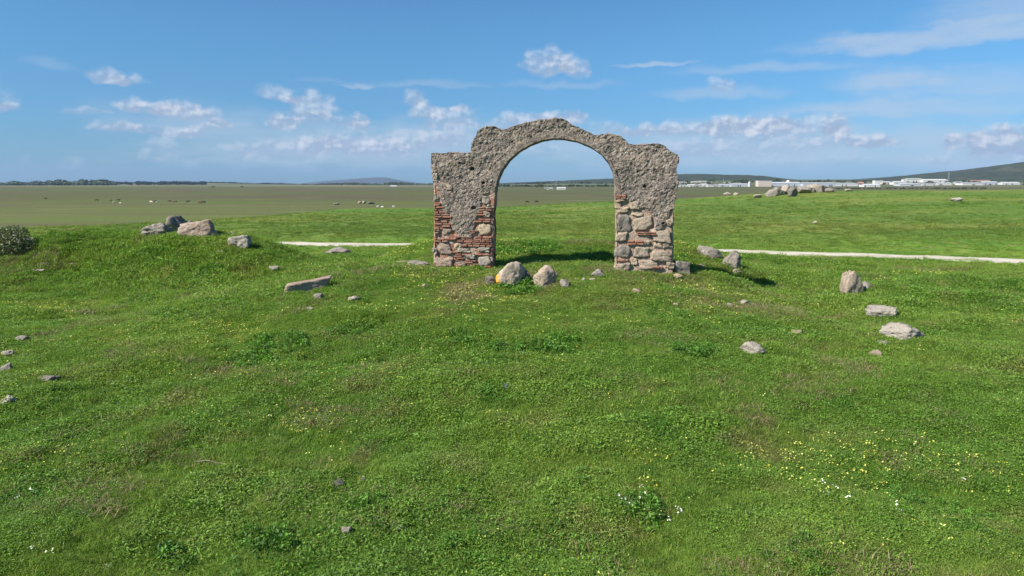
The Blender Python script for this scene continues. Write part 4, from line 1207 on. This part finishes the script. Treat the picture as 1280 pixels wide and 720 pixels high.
# ------------------------------------------------------------------ grazing cattle and sheep
def animal_mesh(scale, slim=1.0, graze=True):
    """one continuous skinned body: trunk, neck, head, four jointed legs, tail"""
    P_ = [(0, 0, 1.05, .30), (-.55, 0, 1.08, .31), (-.85, 0, 1.10, .24), (.45, 0, 1.06, .31), (.75, 0, 1.12, .22)]
    E = [(0, 1), (1, 2), (0, 3), (3, 4)]
    def add(p, r, e): P_.append((*p, r)); E.append((e, len(P_) - 1)); return len(P_) - 1
    if graze: n1 = add((1.05, 0, .88), .14, 4); n2 = add((1.25, 0, .45), .11, n1); n3 = add((1.33, 0, .20), .07, n2)
    else: n1 = add((1.05, 0, 1.28), .15, 4); n2 = add((1.32, 0, 1.36), .12, n1); n3 = add((1.62, 0, 1.22), .08, n2)
    for s in (-1, 1):
        add((n2 and P_[n2][0] - .05, s * .14, P_[n2][2] + .08), .03, n2)
        h = add((-.72, s * .20, .75), .15, 1); k = add((-.86, s * .20, .45), .065, h); add((-.78, s * .20, .03), .05, k)
        h = add((.52, s * .18, .70), .12, 3); k = add((.54, s * .18, .38), .06, h); add((.52, s * .18, .03), .05, k)
    t1 = add((-1.02, 0, 1.02), .05, 2); add((-1.08, .02, .5), .03, t1)
    me = bpy.data.meshes.new('skel'); me.from_pydata([p[:3] for p in P_], E, [])
    o = bpy.data.objects.new('skel', me); COL.objects.link(o)
    sk = o.modifiers.new('s', 'SKIN')
    for i, p in enumerate(P_): me.skin_vertices[0].data[i].radius = (p[3] * slim, p[3] * slim); 
    me.skin_vertices[0].data[0].use_root = True
    ss = o.modifiers.new('u', 'SUBSURF'); ss.levels = ss.render_levels = 1
    dg = bpy.context.evaluated_depsgraph_get(); m2 = bpy.data.meshes.new_from_object(o.evaluated_get(dg)); bpy.data.objects.remove(o)
    m2.transform(Matrix.Scale(scale, 4)); m2.polygons.foreach_set('use_smooth', [True] * len(m2.polygons)); m2.update()
    return m2
cow_g = animal_mesh(1.0); cow_s = animal_mesh(1.0, graze=False); shp = animal_mesh(.62, 1.25)
def coat(n, c): return plain_mat(n, c, .8)
COATS = {'b': coat('black_coat', (.02, .018, .016)), 'r': coat('brown_coat', (.10, .065, .04)), 'w': coat('cream_coat', (.62, .58, .50)), 's': coat('white_wool', (.68, .66, .60))}
def beast(px, py, kind, cc, label, rz, name='cow', grp=None):
    g = hit(px, py); me = kind.copy(); o = link(name, me, COATS[cc]); o.location = g; o.rotation_euler = (0, 0, rz)
    tag(o, label, name, grp or ('cattle grazing on the far plain' if name == 'cow' else 'sheep grazing on the far plain'))
beast(121, 251.5, cow_g, 'r', 'dark brown cow, leftmost of the far cattle', .3)
beast(138, 252, cow_s, 'r', 'brown cow standing left of the small white ones', 2.8)
beast(142.5, 254, shp, 'w', 'small cream calf beside the black cow', .6)
beast(148, 251.5, cow_s, 'b', 'black cow at the right of the second cattle group', .1)
beast(150.5, 255, shp, 'w', 'small cream calf just below the black cow', 2.9)
beast(189, 254, cow_g, 'w', 'large cream cow grazing alone before the next pair', -.3)
beast(197, 254, cow_s, 'w', 'cream cow seen end on right of the large cream one', 1.5)
beast(194, 252.5, cow_g, 'r', 'dark cow behind and between the two cream cows', 3.0)
beast(212, 253, cow_g, 'r', 'brown cow with another brown one right beside it', .2)
beast(219, 253.5, cow_g, 'r', 'brown cow right of another and left of the black one', 3.1)
beast(235, 253.5, cow_s, 'b', 'black cow alone between two brown pairs', .0)
beast(250, 254.5, cow_g, 'r', 'brown cow, left one of the rightmost pair', 2.9)
beast(254.5, 254.5, cow_g, 'b', 'dark cow, right one of the rightmost pair', .3)
beast(659, 254, cow_g, 'b', 'black cow seen through the arch, left of two', .1)
beast(670.5, 253.5, cow_g, 'b', 'black cow seen through the arch, right of two', .2)
beast(472.5, 259.5, shp, 's', 'white sheep, leftmost of three left of the arch', .2, 'sheep')
beast(478, 260, shp, 's', 'white sheep, middle of three left of the arch', 2.8, 'sheep')
beast(492, 259.5, shp, 's', 'white sheep, rightmost of three left of the arch', .1, 'sheep')
# rocks and scrub far out on the plain
for (x0, x1, y0, y1, mt, lb) in [(416, 424, 253.5, 256, 'd', 'low dark rock on the plain left of the pale ones'), (447, 452, 251.5, 254.5, 'w', 'pale rock on the far plain, left of a pale pair'),
                             (452, 457, 251, 254.5, 'w', 'pale rock on the far plain, right of a pale pair'), (458, 468, 252, 255, 'd', 'dark rock right of the pale pair on the plain')]:
    stone(x0, x1, y0, y1, mt, lb, name='rock', sub=3, sink=.1)

# ------------------------------------------------------------------ far trees
m_tree = leaf_mat('far_foliage', False, [(0.040, 0.060, 0.022), (0.065, 0.085, 0.032)], trans=.15)
def tree_meshes(seed, n=420):
    r_ = np.random.RandomState(seed)
    bl = [((r_.uniform(-.28, .28), r_.uniform(-.28, .28), r_.uniform(.48, .78)), (r_.uniform(.18, .30),) * 2 + (r_.uniform(.14, .24),)) for _ in range(7)]
    cr = leaf_cloud(r_, bl, n, .055)
    tr = join([tube([(0, 0, -.05), (.01, 0, .25), (.03, .02, .55)], .035, .018), tube([(.01, 0, .25), (.15, .05, .55)], .018, .008), tube([(.01, 0, .3), (-.16, -.05, .6)], .018, .008)])
    out = []
    for nm, q in (('crown', cr), ('trunk', tr)):
        me = raw_mesh(nm, q[0], q[1]); a = me.attributes.new('tone', 'FLOAT', 'POINT'); a.data.foreach_set('value', np.array(q[2], np.float32))
        me.materials.append(m_tree if nm == 'crown' else m_bark); out.append(me)
    return out
TM = [tree_meshes(s) for s in (1, 2, 3)]
def far_tree(loc, h, w_, label, grp, k, name='tree', cat='tree'):
    t = empty(name, loc, br.uniform(0, 6)); tag(t, label, cat, grp)
    for nm, me in zip(('crown', 'trunk'), TM[k % 3]):
        o = bpy.data.objects.new(nm, me); COL.objects.link(o); o.parent = t; o.scale = (w_, w_, h)
def ft(px, base, top, wpx, label, grp=None, k=0, name='tree', cat='tree', mind=0):
    g = hit(px, base)
    if mind and g.y < mind: g = at_dist(px, base, mind); g.z = hz(g.x, g.y)
    h = (base - top) / F * g.y; far_tree(g, h * 1.15, wpx / F * g.y * 1.05, label, grp, k, name, cat)
ft(676, 236, 229.8, 10, 'dark round tree left of the long white shed through the arch', k=0)
ft(671.5, 235.5, 232, 5, 'small dark bush at the foot of the round tree through the arch', k=1, name='shrub', cat='shrub')
ft(266, 235, 232.8, 5, 'lone dark shrub on the far plain, left of two', k=2, name='shrub', cat='shrub')
ft(302, 234.5, 232.6, 7, 'lone dark shrub on the far plain, right of two', k=1, name='shrub', cat='shrub')
ft(57, 249, 247, 7, 'low dark scrub patch on the plain at far left', k=1, name='shrub', cat='shrub')
for i in range(34):
    px = 1046 + i * 5.6 + br.uniform(-1.5, 1.5)
    ft(px, 237.2 + br.uniform(-.2, .2), 234.4 + br.uniform(-.5, .6), br.uniform(4, 7), 'small dark tree in the row between the ridge and the white sheds', 'row of small trees before the sheds', i, mind=1000)

def wood(name, a, b_, Y0, Y1, hlo, hhi, n, label, seed):
    """a far-off wood that reads as one dark mass: crowns of leaf clumps side by side"""
    r_ = np.random.RandomState(seed)
    V, T = [], []
    tv, tf, tt = leaf_cloud(np.random.RandomState(seed), [((0, 0, .5), (.5, .5, .45))], 46, .22)
    out = []
    for i in range(n):
        px = r_.uniform(a, b_); Y = r_.uniform(Y0, Y1); x = (px - 640) / F * Y
        z = hz(x, Y); h = (hlo + (hhi - hlo) * (r_.rand() ** 1.5)) * (.55 + .9 * (fbm(np.array([px / 14.]), np.array([seed * 1.]), octs=2, seed=seed)[0] + .5)); w_ = h * r_.uniform(1.0, 2.2)
        out.append(tv * np.array([w_, w_, h]) + np.array([x, Y, z - .05 * h])); T.append(np.full(len(tv), r_.rand()))
    V = np.concatenate(out); Fc = np.arange(len(V)).reshape(-1, 4)
    me = raw_mesh(name, V, Fc); at_ = me.attributes.new('tone', 'FLOAT', 'POINT'); at_.data.foreach_set('value', np.concatenate(T).astype(np.float32))
    o = link(name, me, m_tree); tag(o, label, 'wood', kind='stuff')
wood('distant_wood', -700, 150, 3700, 4600, 9, 24, 1700, 'dark wood along the horizon at the far left', 3)
wood('distant_wood', 150, 262, 4100, 4900, 8, 17, 260, 'lower dark wood along the horizon left of centre', 5)
wood('distant_tree_line', 255, 430, 5000, 5600, 6, 11, 260, 'thin dark tree line on the horizon left of the arch', 7)
wood('distant_tree_line', 426, 545, 4300, 4800, 8, 17, 160, 'dark tree line on the horizon in front of the blue mountains', 9)
wood('field_hedge', 545, 800, 2350, 2500, 4, 7, 260, 'dark hedge line across the fields behind the arch', 11)
wood('field_hedge', 610, 860, 3900, 4150, 5, 11, 120, 'faint far hedge near the top of the fields behind the arch', 13)
wood('town_trees', 850, 1330, 2350, 3600, 4, 11, 330, 'dark trees scattered between and behind the white sheds', 15)

# ------------------------------------------------------------------ sheds and houses of the far industrial estate
BW = {'w': plain_mat('white_wall', (.56, .56, .56)), 'g': plain_mat('grey_cladding', (.40, .42, .44)), 'c': plain_mat('cream_wall', (.52, .46, .41)), 'b': plain_mat('brown_wall', (.30, .22, .19)), 'p': plain_mat('pale_blue_cladding', (.42, .45, .50))}
BR = {'w': plain_mat('white_roof', (.60, .60, .60), .6), 'g': plain_mat('grey_roof', (.33, .35, .37), .6), 'r': plain_mat('tile_roof', (.36, .20, .15)), 'n': plain_mat('green_grey_roof', (.30, .34, .30)), 'l': plain_mat('light_roof', (.44, .46, .49), .6)}
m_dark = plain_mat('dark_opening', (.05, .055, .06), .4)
def shed(px0, px1, top, base, wall, roof, label, Y=None, kind='shed', flat=False, depth=None, doors=3):
    cx = (px0 + px1) / 2
    if Y is None: Y = hit(cx, base).y
    x0, x1 = (px0 - 640) / F * Y, (px1 - 640) / F * Y
    z0 = min(hz(x0, Y), hz(x1, Y)); z1 = at_dist(cx, top, Y).z; h = max(z1 - z0, 3.0); w_ = x1 - x0
    dp = depth or min(max(w_ * .6, 14), 45)
    t = empty('industrial_' + kind if kind == 'shed' else kind, (cx_ := (x0 + x1) / 2, Y, z0), 0)
    tag(t, label, kind)
    wh = h if flat else h * .72
    def bx(nm, a, b_, c, d, e, f, mat): return link(nm, box_mesh(nm, a, b_, c, d, e, f), mat, t)
    bx('wall', -w_ / 2, w_ / 2, 0, dp, -1.5, wh, BW[wall])
    if flat: bx('roof', -w_ / 2 - .3, w_ / 2 + .3, -.3, dp + .3, wh + .01, wh + .55, BR[roof])
    else:
        e = .5; V = [(-w_ / 2 - e, -e, wh), (w_ / 2 + e, -e, wh), (w_ / 2 + e, dp / 2, h), (-w_ / 2 - e, dp / 2, h), (w_ / 2 + e, dp + e, wh), (-w_ / 2 - e, dp + e, wh)]
        V += [(a, b_, c + .35) for a, b_, c in V]
        Fc = [(0, 1, 2, 3), (3, 2, 4, 5), (6, 9, 8, 7), (9, 11, 10, 8), (0, 6, 7, 1), (5, 4, 10, 11), (0, 3, 9, 6), (3, 5, 11, 9), (1, 7, 8, 2), (2, 8, 10, 4)]
        link('roof', raw_mesh('roof', V, Fc), BR[roof], t)
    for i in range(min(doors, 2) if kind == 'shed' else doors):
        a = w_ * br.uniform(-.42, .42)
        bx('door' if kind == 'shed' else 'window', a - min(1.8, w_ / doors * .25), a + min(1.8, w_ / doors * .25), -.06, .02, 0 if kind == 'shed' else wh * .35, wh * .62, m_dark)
S = shed
S(696, 706.5, 234.2, 237, 'w', 'w', 'long white shed seen through the arch beside the dark tree', doors=0)
S(680.5, 685.5, 235, 237, 'w', 'g', 'small white shed left of the long white shed through the arch', doors=1)
S(686.5, 690, 235.4, 237, 'w', 'w', 'tiny white hut between the two sheds through the arch', doors=1)
S(620, 623, 235.6, 237, 'w', 'w', 'tiny white hut at the left inner edge of the arch', doors=1)
S(489.5, 497.5, 231.8, 233.2, 'w', 'w', 'low white farm building alone on the plain left of the arch', doors=0)
S(63, 67, 230.6, 231.6, 'w', 'w', 'tiny white house before the dark wood at the far left', doors=0, kind='house')
Y1 = 2150
S(846, 856, 231, 234, 'w', 'g', 'white shed nearest the right pier of the arch', Y1)
S(857.5, 866.5, 230.6, 234.3, 'w', 'w', 'bright white shed second from the right pier', Y1)
S(867, 875.5, 231, 234.4, 'g', 'g', 'grey shed third from the right pier', Y1)
S(876, 883, 229.6, 233.2, 'w', 'w', 'white gabled shed in front of the long grey roofs', Y1 + 60, depth=60)
S(882, 897.5, 230.8, 234.3, 'w', 'g', 'wide white shed with grey roof left of the long pale hall', Y1)
S(897, 912, 230.2, 234, 'p', 'l', 'pale bluish shed joined to the long pale hall', Y1 + 40)
S(911, 932.5, 229.4, 234, 'p', 'l', 'long pale hall with a light roof between bluish shed and silo', Y1 + 20, doors=5)
S(862.5, 871.5, 226.9, 230, 'w', 'w', 'white roofed shed high on the slope, left of two', 2700)
S(872.5, 880.5, 226.3, 230, 'w', 'w', 'white roofed shed high on the slope, right of two', 2750)
S(880, 887.5, 227.2, 230, 'w', 'n', 'white shed with greenish roof beside the high white pair', 2720)
S(848, 855.5, 227.5, 230.4, 'g', 'g', 'grey shed up the slope just right of the arch', 2700)
S(856, 861, 228, 230.4, 'p', 'l', 'pale small shed up the slope near the arch', 2650)
S(903, 911, 228.3, 230.6, 'w', 'l', 'small white shed peeping over the bluish shed', 2600)
S(944.5, 961, 226, 233.6, 'c', 'w', 'tall cream coloured block left of the pale long shed', Y1 + 30, flat=True, doors=0)
S(961, 999, 227.6, 233.4, 'p', 'l', 'long pale shed joined to the cream coloured block', Y1 + 60, doors=6)
S(1000, 1040, 228, 233.6, 'p', 'g', 'long pale shed behind the granite outcrop', Y1 + 40, doors=6)
S(1040, 1067.5, 228.6, 232.4, 'w', 'g', 'long white shed with grey roof right of the outcrop', Y1 + 80, doors=5)
S(1068, 1075, 227.5, 231.8, 'b', 'r', 'small brown house between two white sheds', Y1 + 120, 'house')
S(1075, 1095.5, 230, 232.6, 'w', 'w', 'low bright white shed in front of the pale blocks', Y1 - 20, doors=4)
S(1088.5, 1098.5, 225.6, 229.6, 'w', 'g', 'white block above the low bright white shed', 2500, flat=True, doors=0)
S(1098.5, 1110, 226.8, 230.6, 'c', 'l', 'cream shed right of the white block', 2450)
S(1112, 1129, 226.4, 231.6, 'w', 'l', 'white shed with a light roof left of the tall white halls', 2400)
S(1127.5, 1147.5, 222.8, 229.8, 'w', 'n', 'tall white hall with greenish roof high on the slope', 2700, doors=4)
S(1148, 1178.5, 224, 229.4, 'w', 'w', 'longest tall white hall high on the slope', 2680, doors=6)
S(1120, 1146, 229.2, 232, 'p', 'l', 'low pale shed in front of the tall white hall', 2250, doors=5)
S(1147, 1165, 229.2, 231.6, 'w', 'g', 'low white shed in front of the longest tall hall', 2300, doors=4)
S(1166, 1184, 228.2, 231.2, 'w', 'l', 'white shed at the right foot of the longest tall hall', 2350, doors=4)
S(1197, 1222, 228, 231, 'w', 'g', 'long low white shed at the foot of the wooded hill', 2350, doors=5)
S(1222, 1241, 226.8, 230.8, 'p', 'l', 'pale shed right of the long low white one', 2380, doors=4)
S(1207, 1219, 225.2, 228, 'b', 'r', 'brown house with tiled roof, left one before the hill', 2750, 'house')
S(1219, 1231, 225.0, 227.8, 'c', 'r', 'cream house with tiled roof, right one before the hill', 2760, 'house')
S(1246, 1268, 227.6, 230, 'w', 'w', 'bright white shed furthest right in the photo', 2400, doors=4)
S(1188, 1197, 227, 230, 'g', 'g', 'grey shed between the white hall and the hill sheds', 2500)
# round silo tower
g = at_dist(936.5, 233, Y1 + 10); sz = hz(g.x, g.y); t = empty('silo', (g.x, g.y, sz)); tag(t, 'white round silo tower beside the cream block', 'silo')
ring_ = [(math.cos(a) * 3.6, math.sin(a) * 3.6) for a in np.linspace(0, 2 * math.pi, 17)[:-1]]
hS = at_dist(936.5, 228, Y1).z - sz
V = [(x, y, -1) for x, y in ring_] + [(x, y, hS) for x, y in ring_]
link('wall', raw_mesh('wall', V, [[i, (i + 1) % 16, 16 + (i + 1) % 16, 16 + i] for i in range(16)], True), BW['w'], t)
V = [(x * 1.05, y * 1.05, hS) for x, y in ring_] + [(x * .1, y * .1, hS + 3) for x, y in ring_]
link('roof', raw_mesh('roof', V, [[i, (i + 1) % 16, 16 + (i + 1) % 16, 16 + i] for i in range(16)], True), BR['w'], t)
# domed tank
g = at_dist(985, 229, 2500); sz = hz(g.x, g.y); V, Fc = [], []
for j in range(7):
    a = j / 6 * math.pi / 2
    for i in range(16): V.append((math.cos(i * math.pi / 8) * 6.5 * math.cos(a), math.sin(i * math.pi / 8) * 6.5 * math.cos(a), 7 * math.sin(a)))
Fc = [[j * 16 + i, j * 16 + (i + 1) % 16, (j + 1) * 16 + (i + 1) % 16, (j + 1) * 16 + i] for j in range(6) for i in range(16)]
t = empty('domed_tank', (g.x, g.y, sz)); tag(t, 'white domed tank rising behind the long pale shed', 'tank')
o = link('dome', raw_mesh('dome', V, Fc, True), BW['w'], t); o.location.z = at_dist(985, 227.5, 2500).z - sz
V = [(x / 3.6 * 6.5, y / 3.6 * 6.5, z_) for z_ in (-1, at_dist(985, 227.5, 2500).z - sz) for x, y in ring_]
link('wall', raw_mesh('wall', V, [[i, (i + 1) % 16, 16 + (i + 1) % 16, 16 + i] for i in range(16)], True), BW['w'], t)

# ------------------------------------------------------------------ lattice masts on the horizon
m_steel = plain_mat('galvanised_steel', (.30, .31, .33), .5)
def mast(px, top, Y, label, wb=.0035):
    x = (px - 640) / F * Y; z0 = hz(x, Y); H = at_dist(px, top, Y).z - z0; wd = max(H * .09, .9)
    parts = []
    for sx in (-1, 1):
        for sy in (-1, 1): parts.append(tube([(sx * wd, sy * wd, 0), (sx * wd * .2, sy * wd * .2, H)], .28, .16, 4))
    for k in range(7):
        a, c = k / 7, (k + 1) / 7; wa, wc = wd * (1 - .8 * a), wd * (1 - .8 * c); s_ = 1 if k % 2 else -1
        parts.append(tube([(-wa * s_, -wa, a * H), (wc * s_, -wc, c * H)], .14, .14, 4)); parts.append(tube([(-wa * s_, wa, a * H), (wc * s_, wc, c * H)], .14, .14, 4))
    t = empty('lattice_mast', (x, Y, z0)); tag(t, label, 'mast')
    q = join(parts); mesh_tone('lattice', q[:3], m_steel, t)
    q = join([tube([(-H * .10, 0, H * zz), (H * .10, 0, H * zz)], .22, .12, 4) for zz in (.82, .92)]); mesh_tone('crossarms', q[:3], m_steel, t)
mast(46.5, 222, 4000, 'tall dark mast rising from the wood at the far left')
mast(354.5, 218, 5200, 'faint tall mast on the horizon, left of a pair')
mast(358.5, 218, 5200, 'faint tall mast on the horizon, right of a pair')
mast(655.5, 225, 3300, 'thin mast in the left half of the arch opening')
mast(695, 224.5, 3300, 'thin mast in the middle of the arch opening')
mast(901, 223.5, 2900, 'mast above the roofs left of the long pale hall')
mast(1179, 215.5, 2700, 'tall mast against the wooded hill at the right')
